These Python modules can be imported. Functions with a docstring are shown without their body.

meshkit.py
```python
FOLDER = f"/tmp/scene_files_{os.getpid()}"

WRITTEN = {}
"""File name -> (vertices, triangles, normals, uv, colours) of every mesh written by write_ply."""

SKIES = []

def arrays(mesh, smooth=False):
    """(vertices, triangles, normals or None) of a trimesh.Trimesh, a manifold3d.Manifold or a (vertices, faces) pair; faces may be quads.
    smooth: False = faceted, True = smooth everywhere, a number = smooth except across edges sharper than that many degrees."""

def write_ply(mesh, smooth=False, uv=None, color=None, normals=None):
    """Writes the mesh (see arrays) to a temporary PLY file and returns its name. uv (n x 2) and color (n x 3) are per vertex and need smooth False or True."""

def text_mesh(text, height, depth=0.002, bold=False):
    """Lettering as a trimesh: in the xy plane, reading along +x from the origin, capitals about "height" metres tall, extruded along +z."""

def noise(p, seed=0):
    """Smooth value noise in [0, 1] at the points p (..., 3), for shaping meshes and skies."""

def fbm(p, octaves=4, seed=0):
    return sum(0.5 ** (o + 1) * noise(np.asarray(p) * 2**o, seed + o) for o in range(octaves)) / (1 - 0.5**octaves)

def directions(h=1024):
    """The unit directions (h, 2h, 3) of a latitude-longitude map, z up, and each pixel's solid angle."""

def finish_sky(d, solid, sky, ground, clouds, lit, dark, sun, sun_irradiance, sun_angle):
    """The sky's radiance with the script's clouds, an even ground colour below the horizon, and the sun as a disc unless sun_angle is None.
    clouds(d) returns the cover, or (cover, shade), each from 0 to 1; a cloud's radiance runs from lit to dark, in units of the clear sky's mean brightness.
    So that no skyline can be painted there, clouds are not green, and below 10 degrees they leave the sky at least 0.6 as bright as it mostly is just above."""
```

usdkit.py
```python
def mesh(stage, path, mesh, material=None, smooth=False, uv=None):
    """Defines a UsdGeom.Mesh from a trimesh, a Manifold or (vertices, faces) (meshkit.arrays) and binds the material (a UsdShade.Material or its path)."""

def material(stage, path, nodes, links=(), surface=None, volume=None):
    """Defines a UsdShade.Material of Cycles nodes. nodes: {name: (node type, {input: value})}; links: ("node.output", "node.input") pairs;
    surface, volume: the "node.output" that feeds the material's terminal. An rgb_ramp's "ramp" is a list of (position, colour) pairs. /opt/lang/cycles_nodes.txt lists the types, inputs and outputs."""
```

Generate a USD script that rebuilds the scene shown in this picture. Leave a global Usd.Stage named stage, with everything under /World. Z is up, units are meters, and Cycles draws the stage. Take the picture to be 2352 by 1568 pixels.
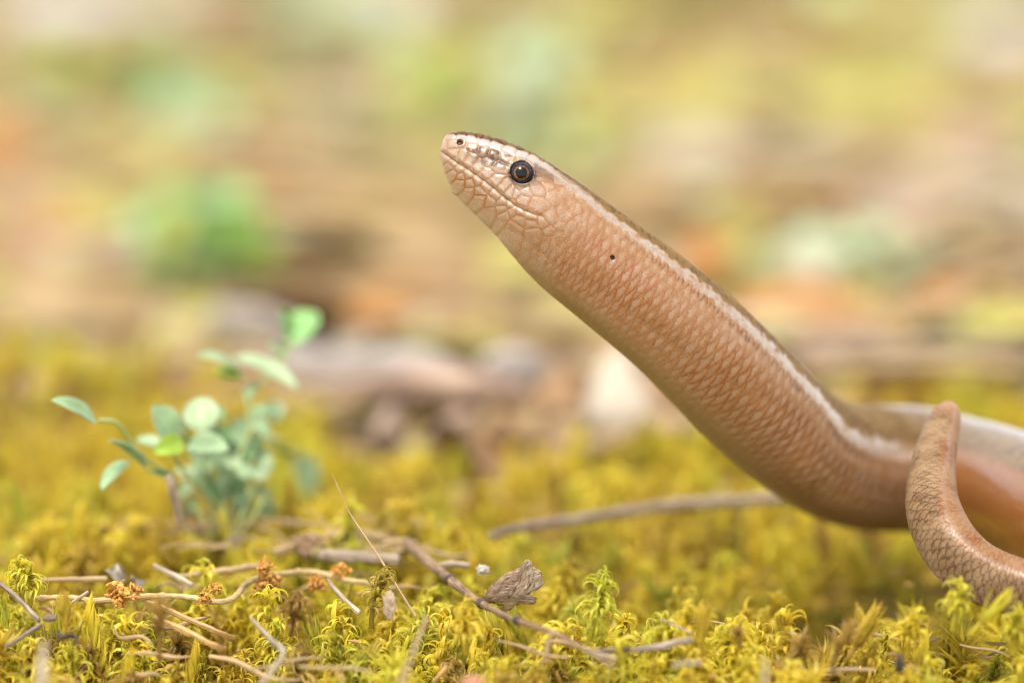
import math, random
import numpy as np, trimesh, usdkit, meshkit
from scipy.interpolate import CubicSpline, PchipInterpolator
from scipy.spatial import cKDTree
from pxr import Usd, UsdGeom, UsdLux, UsdShade, Gf, Sdf, Vt

random.seed(7)
RNG = np.random.default_rng(7)
stage = Usd.Stage.CreateInMemory()
UsdGeom.SetStageUpAxis(stage, 'Z'); UsdGeom.SetStageMetersPerUnit(stage, 1.0)
UsdGeom.Xform.Define(stage, '/World'); UsdGeom.Scope.Define(stage, '/World/Looks')

# ------------------------------------------------------------------ camera, sky, sun, exposure
CAM = np.array([0.0, 0.0, 0.071]); PITCH = math.radians(8.0)
RIGHT = np.array([1.0, 0, 0]); FWD = np.array([0, math.cos(PITCH), -math.sin(PITCH)]); UP = np.array([0, math.sin(PITCH), math.cos(PITCH)])
FOCAL, APERTURE = 140.0, 36.0
TX = APERTURE / (2 * FOCAL)
EXPOSURE = 1.82
cam = UsdGeom.Camera.Define(stage, '/World/camera')
cam.AddTranslateOp().Set(Gf.Vec3d(*CAM)); cam.AddRotateXYZOp().Set(Gf.Vec3f(90.0 - 8.0, 0, 0))
cam.CreateFocalLengthAttr(FOCAL); cam.CreateHorizontalApertureAttr(APERTURE); cam.CreateVerticalApertureAttr(APERTURE * 682 / 1024)
cam.CreateFStopAttr(11.2); cam.CreateFocusDistanceAttr(0.3465); cam.CreateClippingRangeAttr(Gf.Vec2f(0.01, 1000.0))
cam.CreateExposureAttr(EXPOSURE)

SUN_EL, SUN_AZ = math.radians(66), math.radians(195)          # azimuth = atan2(x, y) of the direction towards the sun
SUN = np.array([math.cos(SUN_EL) * math.sin(SUN_AZ), math.cos(SUN_EL) * math.cos(SUN_AZ), math.sin(SUN_EL)])
dome = UsdLux.DomeLight.Define(stage, '/World/sky')
sky_mat = usdkit.material(stage, '/World/Looks/sky_look', {
    'sky': ('sky_texture', {'sky_type': 'single_scattering', 'sun_disc': False, 'sun_elevation': SUN_EL, 'sun_rotation': SUN_AZ}),
    'tc': ('texture_coordinate', {}), 'n': ('noise_texture', {'scale': 2.2, 'detail': 5.0}),
    'cover': ('rgb_ramp', {'ramp': [(0.0, (0.55, 0.55, 0.55)), (0.42, (0.7, 0.7, 0.7)), (0.6, (1, 1, 1)), (1.0, (1, 1, 1))]}),
    'grey': ('hsv', {'saturation': 0.06, 'value': 1.15}), 'mix': ('mix', {}),
    'bg': ('background_shader', {'strength': 0.085})},
    [('tc.generated', 'n.vector'), ('n.fac', 'cover.fac'), ('sky.color', 'grey.color'), ('cover.color', 'mix.fac'), ('sky.color', 'mix.color1'), ('grey.color', 'mix.color2'), ('mix.color', 'bg.color')], surface='bg.background')
UsdShade.MaterialBindingAPI.Apply(dome.GetPrim()).Bind(sky_mat)
dome.GetPrim().SetCustomDataByKey('kind', 'structure')
sun = UsdLux.DistantLight.Define(stage, '/World/sun')
sun.CreateIntensityAttr(0.4); sun.CreateAngleAttr(14.0); sun.CreateNormalizeAttr(True); sun.CreateColorAttr(Gf.Vec3f(1.0, 0.93, 0.82))
zax = SUN; xax = np.cross([0, 1, 0], zax); xax /= np.linalg.norm(xax); yax = np.cross(zax, xax)
sun.AddTransformOp().Set(Gf.Matrix4d(*xax, 0, *yax, 0, *zax, 0, 0, 0, 0, 1))

# ------------------------------------------------------------------ helpers
def ray(px, py):
    """Direction (depth 1 along the axis) through a point of the 2352 x 1568 photograph: used to survey where things stand."""
    px, py = np.asarray(px, float), np.asarray(py, float)
    return FWD + RIGHT * ((px - 1176) / 1176 * TX)[..., None] - UP * ((py - 784) / 1176 * TX)[..., None]
def at(px, py, d): return CAM + ray(px, py) * np.asarray(d, float)[..., None]
def on(px, py, h=0.0):
    r = ray(px, py); return CAM + r * ((np.asarray(h, float) - CAM[2]) / r[..., 2])[..., None]
def depth_of(p): return float((np.asarray(p) - CAM) @ FWD)
def mm(px, d): return px * TX / 1176 * d                          # px of the photograph at depth d, in metres
def smooth(a, b, x):
    t = np.clip((x - a) / (b - a), 0, 1); return t * t * (3 - 2 * t)
def unit(v): v = np.asarray(v, float); return v / (np.linalg.norm(v, axis=-1, keepdims=True) + 1e-15)
def fbm(p, sc, octs=4, seed=0): return meshkit.fbm(np.asarray(p) / sc + 53.1, octs, seed) - 0.5
used = {}
def numbered(base):
    n = used.get(base, 0); used[base] = n + 1
    return base.rpartition('/')[2] if n == 0 else f"{base.rpartition('/')[2]}_{n:03d}"
def path_for(name, parent): return f"{parent}/{numbered(parent + '/' + name)}"
def tag(prim, label=None, cat=None, group=None, kind=None):
    for k, v in (('label', label), ('category', cat), ('group', group), ('kind', kind)):
        if v: prim.SetCustomDataByKey(k, v)
def thing(name, label, cat, loc=(0, 0, 0), group=None):
    x = UsdGeom.Xform.Define(stage, path_for(name, '/World')); x.AddTranslateOp().Set(Gf.Vec3d(*map(float, loc)))
    tag(x.GetPrim(), label, cat, group); x.loc = np.asarray(loc, float)
    LOCS[str(x.GetPath())] = x.loc
    return str(x.GetPath())
LOCS = {'/World': np.zeros(3)}
def obj(name, mesh, mat, parent='/World', attrs=None, smooth_=True, origin=None, label=None, cat=None, group=None, kind=None):
    """One Mesh prim; vertices are world coordinates and are moved to the origin of the thing they belong to."""
    p = path_for(name, parent); base = LOCS.get(parent, LOCS.get('/'.join(parent.split('/')[:3]), np.zeros(3)))
    v, f = (np.asarray(mesh.vertices), np.asarray(mesh.faces)) if hasattr(mesh, 'vertices') else mesh
    m = usdkit.mesh(stage, p, (np.asarray(v) - base, f), mat, smooth=smooth_)
    for k, a in (attrs or {}).items():
        a = np.asarray(a, np.float32)
        if a.ndim == 1: a = np.repeat(a[:, None], 3, 1)
        UsdGeom.PrimvarsAPI(m).CreatePrimvar(k, Sdf.ValueTypeNames.Color3fArray, 'vertex').Set(Vt.Vec3fArray.FromNumpy(a))
    tag(m.GetPrim(), label, cat, group, kind)
    return p
def join(parts):
    v, f, n, extra = [], [], 0, {}
    for q in parts:
        v.append(q[0]); f.append(np.asarray(q[1]) + n); n += len(q[0])
        for k, a in (q[2] if len(q) > 2 else {}).items(): extra.setdefault(k, []).append(a)
    return np.vstack(v), np.vstack(f), {k: np.concatenate(a) for k, a in extra.items()}
def grid_faces(n, m, wrap=False):
    i, j = np.meshgrid(np.arange(n - 1), np.arange(m if wrap else m - 1), indexing='ij'); k = (j + 1) % m
    q = np.stack([i * m + j, i * m + k, (i + 1) * m + k, (i + 1) * m + j], -1).reshape(-1, 4)
    return np.vstack([q[:, [0, 1, 2]], q[:, [0, 2, 3]]])
def curve(pts, n):
    pts = np.asarray(pts, float)
    if len(pts) == 2: return pts[0] + (pts[1] - pts[0]) * np.linspace(0, 1, n)[:, None]
    d = np.concatenate([[0], np.cumsum(np.linalg.norm(np.diff(pts, axis=0), axis=1))]); u = np.linspace(0, d[-1], n)
    return PchipInterpolator(d, pts)(u) if len(pts) < 4 else CubicSpline(d, pts, bc_type='natural')(u)
def frames(p, ref=None):
    t = unit(np.gradient(p, axis=0)); a = np.zeros_like(p)
    r = np.asarray(ref if ref is not None else (0, 0, 1.0) if abs(t[0, 2]) < 0.9 else (1.0, 0, 0), float)
    for i in range(len(p)):
        r = r - (r @ t[i]) * t[i]; r = r / (np.linalg.norm(r) + 1e-12); a[i] = r
    return t, a, np.cross(t, a)
def tube(pts, radii, n=40, sides=12, bumps=0.0, bump_len=0.001, seed=0, ridges=0, ridge=0.0, flat=1.0, smooth_path=True, nodes=()):
    """A stem along pts, with rough surface, closed ends, and a grain attribute (along, around) for the material."""
    p = curve(pts, n) if smooth_path else np.asarray(pts, float); n = len(p)
    t, a, b = frames(p)
    r = np.interp(np.linspace(0, 1, n), np.linspace(0, 1, len(np.atleast_1d(radii))), np.atleast_1d(radii)) if np.ndim(radii) else np.full(n, radii)
    d = np.concatenate([[0], np.cumsum(np.linalg.norm(np.diff(p, axis=0), axis=1))])
    for pos, w, up in nodes: r = r * (1 + up * np.exp(-((d / d[-1] - pos) * d[-1] / w) ** 2))
    ang = np.arange(sides) * 2 * np.pi / sides
    dirs = np.cos(ang)[None, :, None] * a[:, None] + np.sin(ang)[None, :, None] * b[:, None] * flat
    v = p[:, None] + dirs * r[:, None, None]
    if bumps: v = v + dirs * (bumps * 2 * fbm(v, bump_len, 3, seed))[..., None]
    if ridges: v = v + dirs * (ridge * r[:, None] * np.cos(ridges * ang)[None] )[..., None]
    g = np.stack([np.repeat((d * 1000)[:, None], sides, 1), np.repeat(np.cos(ang)[None], n, 0), np.repeat(np.sin(ang)[None], n, 0)], -1)
    v = v.reshape(-1, 3); f = grid_faces(n, sides, True); k = len(v)
    v = np.vstack([v, p[0] - t[0] * r[0] * 0.3, p[-1] + t[-1] * r[-1] * 0.3]); j = np.arange(sides); j2 = (j + 1) % sides
    f = np.vstack([f, np.stack([np.full(sides, k), j2, j], 1), np.stack([np.full(sides, k + 1), (n - 1) * sides + j, (n - 1) * sides + j2], 1)])
    return v, f, {'grain': np.vstack([g.reshape(-1, 3), g[0, :1], g[-1, :1]])}
def put_tube(name, t, mat, **kw): return obj(name, (t[0], t[1]), mat, attrs=t[2], **kw)

# ------------------------------------------------------------------ materials
def look(name, ramp, scale=(0.25, 3, 3), rough=0.6, grain=True, bump=0.25, translucent=0.0, nscale=1.0, spec=0.35, random_=0.25, detail=4.0, bdist=0.0002, stops=None):
    """Colour from noise: in the grain of a stem (grain=True) or in object space in millimetres."""
    N = {'n': ('noise_texture', {'scale': nscale, 'detail': detail, 'roughness': 0.6}), 'map': ('mapping', {'scale': scale}),
         'r': ('rgb_ramp', {'ramp': stops or [(0.36 + 0.28 * i / (len(ramp) - 1), c) for i, c in enumerate(ramp)]}),
         'bump': ('bump', {'strength': bump, 'distance': bdist}), 'p': ('principled_bsdf', {'roughness': rough, 'specular_ior_level': spec}),
         'n2': ('noise_texture', {'scale': 1.0, 'detail': 2.0}), 'map2': ('mapping', {'scale': (160, 160, 160)}), 'geo': ('geometry', {}),
         'var': ('map_range', {'from_min': 0.3, 'from_max': 0.7, 'to_min': 1 - random_, 'to_max': 1 + random_}), 'hv': ('hsv', {})}
    L = [('map.vector', 'n.vector'), ('n.fac', 'r.fac'), ('n.fac', 'bump.height'), ('bump.normal', 'p.normal'), ('geo.position', 'map2.vector'), ('map2.vector', 'n2.vector'), ('n2.fac', 'var.value'), ('var.result', 'hv.value'), ('r.color', 'hv.color'), ('hv.color', 'p.base_color')]
    if grain: N['g'] = ('attribute', {'attribute': 'grain'}); L.append(('g.vector', 'map.vector'))
    else: N['map'] = ('mapping', {'scale': tuple(1000 * s for s in scale)}); L.append(('geo.position', 'map.vector'))
    out = 'p.BSDF'
    if translucent:
        N['t'] = ('translucent_bsdf', {}); N['mx'] = ('mix_closure', {'fac': translucent}); out = 'mx.closure'
        L += [('hv.color', 't.color'), ('p.BSDF', 'mx.closure1'), ('t.BSDF', 'mx.closure2')]
    return usdkit.material(stage, f'/World/Looks/{name}', N, L, surface=out)

SKIN = usdkit.material(stage, '/World/Looks/lizard_skin', {
    'a': ('attribute', {'attribute': 'pigment'}), 'geo': ('geometry', {}), 'g': ('attribute', {'attribute': 'gloss'}), 'gs': ('separate_color', {}),
    'm': ('mapping', {'scale': (9000, 9000, 9000)}), 'n': ('noise_texture', {'scale': 1.0, 'detail': 3.0}),
    'var': ('map_range', {'from_min': 0.3, 'from_max': 0.7, 'to_min': 0.74, 'to_max': 1.22}), 'hv': ('hsv', {}),
    'b': ('bump', {'strength': 0.35, 'distance': 0.00006}),
    'rg': ('map_range', {'from_min': 0.0, 'from_max': 1.0, 'to_min': 0.58, 'to_max': 0.24}), 'sp': ('map_range', {'from_min': 0.0, 'from_max': 0.7, 'to_min': 0.12, 'to_max': 0.5}),
    'p': ('principled_bsdf', {'subsurface_method': 'random_walk', 'subsurface_weight': 0.18, 'subsurface_scale': 0.0004, 'subsurface_radius': (1.0, 0.5, 0.3), 'specular_ior_level': 0.5, 'coat_roughness': 0.22})},
    [('geo.position', 'm.vector'), ('m.vector', 'n.vector'), ('n.fac', 'var.value'), ('var.result', 'hv.value'), ('a.color', 'hv.color'), ('hv.color', 'p.base_color'), ('n.fac', 'b.height'), ('b.normal', 'p.normal'),
     ('g.color', 'gs.color'), ('gs.r', 'rg.value'), ('rg.result', 'p.roughness'), ('gs.r', 'p.coat_weight'), ('gs.r', 'sp.value'), ('sp.result', 'p.specular_ior_level')], surface='p.BSDF')
def eye_look(name, ramp, scale=3000):
    return usdkit.material(stage, f'/World/Looks/{name}', {'geo': ('geometry', {}), 'm': ('mapping', {'scale': (scale,) * 3}), 'n': ('noise_texture', {'scale': 1.0, 'detail': 3.0}), 'r': ('rgb_ramp', {'ramp': ramp}),
        'p': ('principled_bsdf', {'roughness': 0.25, 'coat_weight': 1.0, 'coat_roughness': 0.02, 'coat_ior': 1.22, 'specular_ior_level': 0.15})}, [('geo.position', 'm.vector'), ('m.vector', 'n.vector'), ('n.fac', 'r.fac'), ('r.color', 'p.base_color')], surface='p.BSDF')
EYE = eye_look('eye_dark', [(0.3, (0.006, 0.006, 0.009)), (0.7, (0.025, 0.02, 0.022))])
IRIS = eye_look('eye_iris', [(0.3, (0.02, 0.009, 0.004)), (0.5, (0.09, 0.034, 0.012)), (0.68, (0.24, 0.11, 0.04))], 9000)
PUPIL = eye_look('eye_pupil', [(0.0, (0.003, 0.003, 0.003)), (1.0, (0.004, 0.003, 0.003))])
PIT = look('pit_brown', [(0.04, 0.02, 0.01), (0.09, 0.05, 0.02)], grain=False, scale=(4, 4, 4))

#@@LIZARD
# ------------------------------------------------------------------ the legless lizard
# stations: top and bottom of the outline, surveyed on the photograph, depth in mm along the axis
TB = [((1012, 345), (1012, 345), 350), ((1021, 317), (1013, 369), 350), ((1042, 305), (1023, 402), 350), ((1075, 304), (1047, 446), 350), ((1120, 312), (1077, 479), 350),
      ((1170, 328), (1110, 511), 350), ((1226, 353), (1145, 547), 350), ((1290, 392), (1185, 596), 350), ((1370, 447), (1246, 660), 350.5), ((1450, 505), (1308, 712), 351), ((1550, 577), (1390, 780), 352),
      ((1650, 655), (1478, 858), 353.5), ((1750, 745), (1570, 953), 356), ((1850, 845), (1664, 1045), 360)]
st_c, st_h, st_d, st_dors = [], [], [], []
for (T, B, d) in TB:
    T, B = np.array(T, float), np.array(B, float); c, w = (T + B) / 2, np.linalg.norm(T - B)
    st_c.append(at(*c, d / 1000)); st_h.append(mm(w / 2, d / 1000))
    e = (T - B) / w if w > 0 else np.array([0.5, -0.85]); st_dors.append(RIGHT * e[0] - UP * e[1])
def add_station(c, h, dors): st_c.append(np.asarray(c, float)); st_h.append(h); st_dors.append(unit(RIGHT * dors[0] + UP * dors[1] - FWD * dors[2]))
for (px, py, d, rpx, dors) in [(1838, 1015, 364.5, 132, (.62, .72, .3)), (1930, 1062, 371, 139, (.35, .75, .5)), (2020, 1075, 377, 144, (.18, .72, .62)), (2115, 1080, 379, 144, (.05, .7, .7)),
                               (2230, 1103, 375, 140, (0, .7, .7)), (2352, 1143, 367, 137, (0, .72, .66))]:
    add_station(at(px, py, d / 1000), mm(rpx, d / 1000), dors)
N_VIS = len(st_c)
for (x, y, r) in [(52, 349, 5.0), (66, 339, 4.9), (84, 334, 4.6), (102, 336, 4.3), (117, 330, 4.0), (121, 316, 3.7), (110, 306, 3.4), (94, 307, 3.1), (76, 317, 2.9), (60, 328, 2.75)]:
    add_station((x / 1000, y / 1000, r / 1000 - 0.0006), r / 1000, (0, .9, .3))
TAIL = [(2640, 1388, 337.5, 70), (2530, 1377, 340, 68), (2440, 1366, 342, 66), (2370, 1355, 343, 64.5), (2300, 1336, 343.5, 64), (2238, 1306, 344, 64.5), (2188, 1260, 345, 65), (2156, 1205, 346.5, 62.5), (2141, 1150, 348.5, 57.5), (2141, 1096, 351, 51.5), (2149, 1040, 354, 45.5), (2164, 985, 356.5, 38), (2174, 955, 357.5, 31.5), (2181, 934, 358, 20), (2185, 922, 358.2, 0.5)]
for (px, py, d, rpx) in TAIL:
    rpx = rpx * (1.07 if py < 1340 else 1.03)
    k = max(0, (1356 - py) / 430); a = math.radians(90 - 85 * min(1, k * 1.6)); add_station(at(px, py, d / 1000), mm(rpx, d / 1000), (math.cos(a), math.sin(a), 0.35))
C, H, DD = np.array(st_c), np.array(st_h), np.array(st_dors); u0 = np.arange(len(C)); U_TAIL = N_VIS + 10
cs = CubicSpline(u0, C, bc_type=((1, np.zeros(3)), (2, np.zeros(3)))); hs = CubicSpline(u0, H); ds_ = PchipInterpolator(u0, DD)
uf = np.linspace(0, len(C) - 1, 12000); cf, hf = cs(uf), hs(uf)
ln = np.concatenate([[0], np.cumsum(np.sqrt((np.diff(cf, axis=0) ** 2).sum(1) + np.diff(hf) ** 2))])
step = np.interp(uf, [0, 7, 8.5, 14, N_VIS - 1, N_VIS, U_TAIL - 1, U_TAIL, len(C) - 2, len(C) - 1], np.array([.045, .06, .085, .09, .14, .8, .8, .1, .08, .03]) / 1000)
cnt = np.concatenate([[0], np.cumsum(np.diff(ln) / step[1:])]); NU = int(cnt[-1]); U = np.interp(np.linspace(0, cnt[-1], NU), cnt, uf); U[0] = 0.004
NPHI = 400
c, h, D = cs(U), np.maximum(hs(U), 1e-6), unit(ds_(U))
tan = unit(cs(np.clip(U, 2.5, len(C) - 1.6), 1)); D = unit(D - 0.0 * tan); Lat = unit(np.cross(tan, D)); 
if (Lat[50] @ -FWD) < 0: Lat = -Lat
for i in range(1, NU):
    if Lat[i] @ Lat[i - 1] < 0: Lat[i] = -Lat[i]
body_u = smooth(13, 15, U) * (1 - smooth(len(C) - 8, len(C) - 7, U) * 0)
D = np.where((body_u > 0)[:, None], unit(np.cross(Lat, tan) * np.sign((np.cross(Lat, tan) * D).sum(1))[:, None]) * body_u[:, None] + D * (1 - body_u[:, None]), D); D = unit(D)
wr = np.interp(U, [0, 2, 5, 8, 11, 14, 40], [0.80, 0.80, 0.86, 0.93, 1.0, 1.0, 1.0]); ex = np.interp(U, [0, 3, 7, 10, 40], [1.0, .92, .92, 1.0, 1.0])
S = np.concatenate([[0], np.cumsum(np.linalg.norm(np.diff(c, axis=0), axis=1))]) * 1000        # mm along the body
phi = (np.arange(NPHI) + 0.5) / NPHI * 2 * np.pi - np.pi
cp, sp = np.cos(phi), np.sin(phi)
CP = np.sign(cp)[None] * np.abs(cp)[None] ** ex[:, None]; SP = np.sign(sp)[None] * np.abs(sp)[None] ** ex[:, None]
V = c[:, None] + D[:, None] * (h[:, None] * CP)[..., None] + Lat[:, None] * (h * wr)[:, None, None] * SP[..., None]
NRM = unit(D[:, None] * CP[..., None] + Lat[:, None] * SP[..., None] / wr[:, None, None])
S2, A = np.broadcast_to(S[:, None], CP.shape), np.degrees(np.abs(phi))[None] * np.ones((NU, 1)); UU = np.broadcast_to(U[:, None], CP.shape)
# side-view coordinates of the head (the same for both cheeks), in the units of the survey
cw = c + D * 0; relc = (cw - CAM); dep = relc @ FWD; HXc = 1176 + (relc @ RIGHT) / dep / TX * 1176; HYc = 784 - (relc @ UP) / dep / TX * 1176
k_px = 1176 / TX / dep
HX = HXc[:, None] + (D @ RIGHT * k_px * h)[:, None] * CP; HY = HYc[:, None] - (D @ UP * k_px * h)[:, None] * CP
head = UU < 9.5; hi = np.nonzero(U < 9.5)[0][-1] + 1
# --- imbricate body scales
def scales(su, nrows, length):
    v = (A / 360 + 0.0) * nrows; u = su / length
    best = np.full(v.shape, 9.0); bb = np.zeros(v.shape); cid = np.zeros(v.shape)
    j0 = np.round(v)
    for dj in (-1, 0, 1):
        j = j0 + dj; b = v - j; off = 0.5 * (np.mod(j, 2))
        E = 0.44 * np.sqrt(np.clip(1 - (b / 1.02) ** 2, 0, 1)) + .05 * np.sin(j * 12.9 + np.round(u) * 78.2); a = u - off
        i = np.ceil(a - E) ; tt = E - (a - i)
        ok = np.abs(b) < 1.02
        better = ok & (tt < best); best = np.where(better, tt, best); bb = np.where(better, b, bb); cid = np.where(better, np.mod(i * 37.7 + j * 91.3, 11.0) / 11, cid)
    return np.clip(best, 0, 1), bb, cid
warp = 0.12 * np.interp(A, [0, 180], [0, 1])
LEN = np.interp(S, [0, 18, 40, 60, 300], [1.1, 0.75, 1.05, 1.2, 1.2]) * (1 - .34 * smooth(U_TAIL - 3, U_TAIL, U)); SU = np.concatenate([[0], np.cumsum(np.diff(S) / LEN[1:])])
nrow = 25
t_, b_, id_ = scales(np.broadcast_to(SU[:, None], A.shape) + 0.0018 * (A - 90) * 1.0 + 0.35 * fbm(np.stack([S2 / 9, A / 40, 0 * A], -1), 1.0, 2, 3) + 0.10 * fbm(V, .0008, 2, 4), nrow, 1.0)
edge = np.exp(-(t_ / (0.15 + .25 * fbm(V, .0007, 2, 77))) ** 2); centre = np.exp(-((t_ - .5) / .28) ** 2 - (b_ / .45) ** 2)
# --- head plates: seeds on the cheek, lips and snout
ZX = lambda q: (976.1 + 0.1953 * q[0], 275.6 + 0.1953 * q[1])
MOUTH = np.array([ZX(q) for q in [(150, 355), (190, 372), (260, 425), (330, 480), (420, 540), (500, 590), (600, 660), (700, 732), (800, 812), (900, 900), (1000, 972), (1100, 1042), (1180, 1085), (1250, 1112), (1330, 1130)]])
seeds = [ZX(q) for q in [(205, 300), (330, 300), (415, 270), (330, 400), (450, 430), (560, 330), (530, 480), (700, 370), (640, 560), (810, 420), (740, 640), (760, 520), (950, 430), (840, 720), (860, 580), (930, 800), (1010, 880), (1090, 900), (1160, 960),
         (1180, 870), (1300, 1010), (1150, 800), (1330, 830), (1480, 880), (1430, 790), (1600, 830), (1560, 700), (1430, 690), (1700, 1010), (1560, 1110), (1790, 900), (1850, 1010), (1420, 1150), (1760, 1180), (1640, 1230), (1950, 1090), (1900, 1210), (2060, 1180), (1520, 1240), (1780, 1320), (1980, 1310), (2130, 1280), (2200, 1180),
         (230, 450), (290, 560), (330, 520), (400, 590), (330, 640), (430, 680), (500, 660), (420, 760), (530, 760), (620, 730), (530, 860), (650, 860), (720, 800), (640, 940), (770, 980), (830, 900), (900, 990), (770, 1090), (900, 1060), (1020, 1020), (1050, 1100), (930, 1160), (1120, 1100), (1110, 1190), (1230, 1150), (1230, 1220), (1330, 1210), (1380, 1290), (1060, 1270), (1250, 1320), (1500, 1340), (1400, 1400), (1650, 1400),
         (300, 180), (420, 160), (560, 210), (700, 250), (850, 300), (1000, 350), (1150, 400), (1300, 450), (1450, 540), (1600, 640), (1750, 740), (1900, 860), (2050, 980), (650, 180), (900, 230), (1150, 310), (1400, 430), (1650, 590), (1900, 760)]]
rs = np.random.default_rng(3); seeds = np.array(seeds)
tree = cKDTree(seeds); HP = np.stack([HX[:hi], HY[:hi]], -1); HPw = HP + 5 * np.stack([fbm(np.dstack([HP / 26, 0 * HX[:hi]]), 1, 3, 5), fbm(np.dstack([HP / 26, 0 * HX[:hi] + 9]), 1, 3, 6)], -1)
dd, ii = tree.query(HPw, k=2); gap = (dd[..., 1] ** 2 - dd[..., 0] ** 2) / (2 * np.linalg.norm(seeds[ii[..., 0]] - seeds[ii[..., 1]], axis=-1) + 1e-9)
plate_edge = np.zeros(A.shape); plate_edge[:hi] = np.exp(-(gap / 2.0) ** 2); plate_in = np.zeros(A.shape); plate_in[:hi] = smooth(0, 9, gap)
plate_id = np.zeros(A.shape); plate_id[:hi] = np.mod(ii[..., 0] * 0.618, 1.0)
fade = 1 - smooth(5.6, 8.6, UU + 2.0 * fbm(V, 0.0022, 3, 21)); fade = np.where(head, fade, 0)
def seg_dist(P, Q):
    best = np.full(P.shape[:2], 1e9); sgn = np.zeros(P.shape[:2])
    for q0, q1 in zip(Q[:-1], Q[1:]):
        e = q1 - q0; tt = np.clip(((P - q0) @ e) / (e @ e), 0, 1); r = P - q0 - tt[..., None] * e; d = np.linalg.norm(r, axis=-1)
        s = e[0] * r[..., 1] - e[1] * r[..., 0]; sgn = np.where(d < best, s, sgn); best = np.minimum(best, d)
    return best, np.sign(sgn)                                     # sign > 0: below the line
md, ms = np.full(A.shape, 1e3), np.zeros(A.shape); md[:hi], ms[:hi] = seg_dist(HP, MOUTH)
plate_edge = plate_edge * np.where(ms > 0, 1 - 0.8 * smooth(34, 62, md), 1)
EYE_PX = np.array([1199.0, 402.0]); ed = np.hypot(((HX - EYE_PX[0]) * .84 + (HY - EYE_PX[1]) * .54) * .95, (-(HX - EYE_PX[0]) * .54 + (HY - EYE_PX[1]) * .84) * 1.12) + 1e3 * ~head
NOS = np.array([1057.0, 328.5]); nd = np.hypot(HX - NOS[0], HY - NOS[1]) + 1e3 * ~head
EAR = np.array([1388.0, 583.0]); ead = np.hypot((HX - EAR[0]), (HY - EAR[1]) * 1.0) + 1e3 * (UU > 12)
px_mm = mm(1, 0.350)
# --- relief
disp = np.zeros(A.shape)
tailf = smooth(U_TAIL - 8, U_TAIL - 5, UU)
side = smooth(1.0, 0.3, 0 * A) + 0
disp += (1 - fade) * ((0.055 - 0.040 * tailf) * (1 - np.clip(t_, 0, 1)) - 0.028 * edge * smooth(0, .05, t_)) * np.interp(S2, [0, 12, 20, 50, 400], [0, .5, .7, 1.1, 1.0]) / 1000 * (0.5 + 0.5 * smooth(20, 50, A))
disp += fade * (0.05 * plate_in - 0.05 * plate_edge) / 1000 * np.interp(UU, [0, 1, 2.2], [0, .35, 1])
disp += fade * (-0.17 * np.exp(-(md / 3.4) ** 2) + 0.05 * np.exp(-((md - 9) / 6) ** 2)) / 1000 * np.interp(UU, [0, .8, 1.6], [0.25, .6, 1])
disp += fade * 0.02 * fbm(V, 0.0009, 3, 8) / 1000
jowl = np.exp(-(((HX - 1245) / 70) ** 2 + ((HY - 500) / 40) ** 2)) * head; disp += 0.10 * jowl / 1000
loreal = np.exp(-(((HX - 1120) / 45) ** 2 + ((HY - 372) / 14) ** 2)) * head; disp -= 0.13 * loreal / 1000
brow = np.exp(-(np.abs(ed - 36) / 7) ** 2) * (HY < EYE_PX[1] + 8); disp += 0.10 * brow / 1000
lid = np.exp(-((ed - 29.5) / 3.2) ** 2); disp += 0.12 * lid / 1000
sock = 1 - smooth(23.0, 27.5, ed); disp -= 0.85 * sock / 1000
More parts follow.
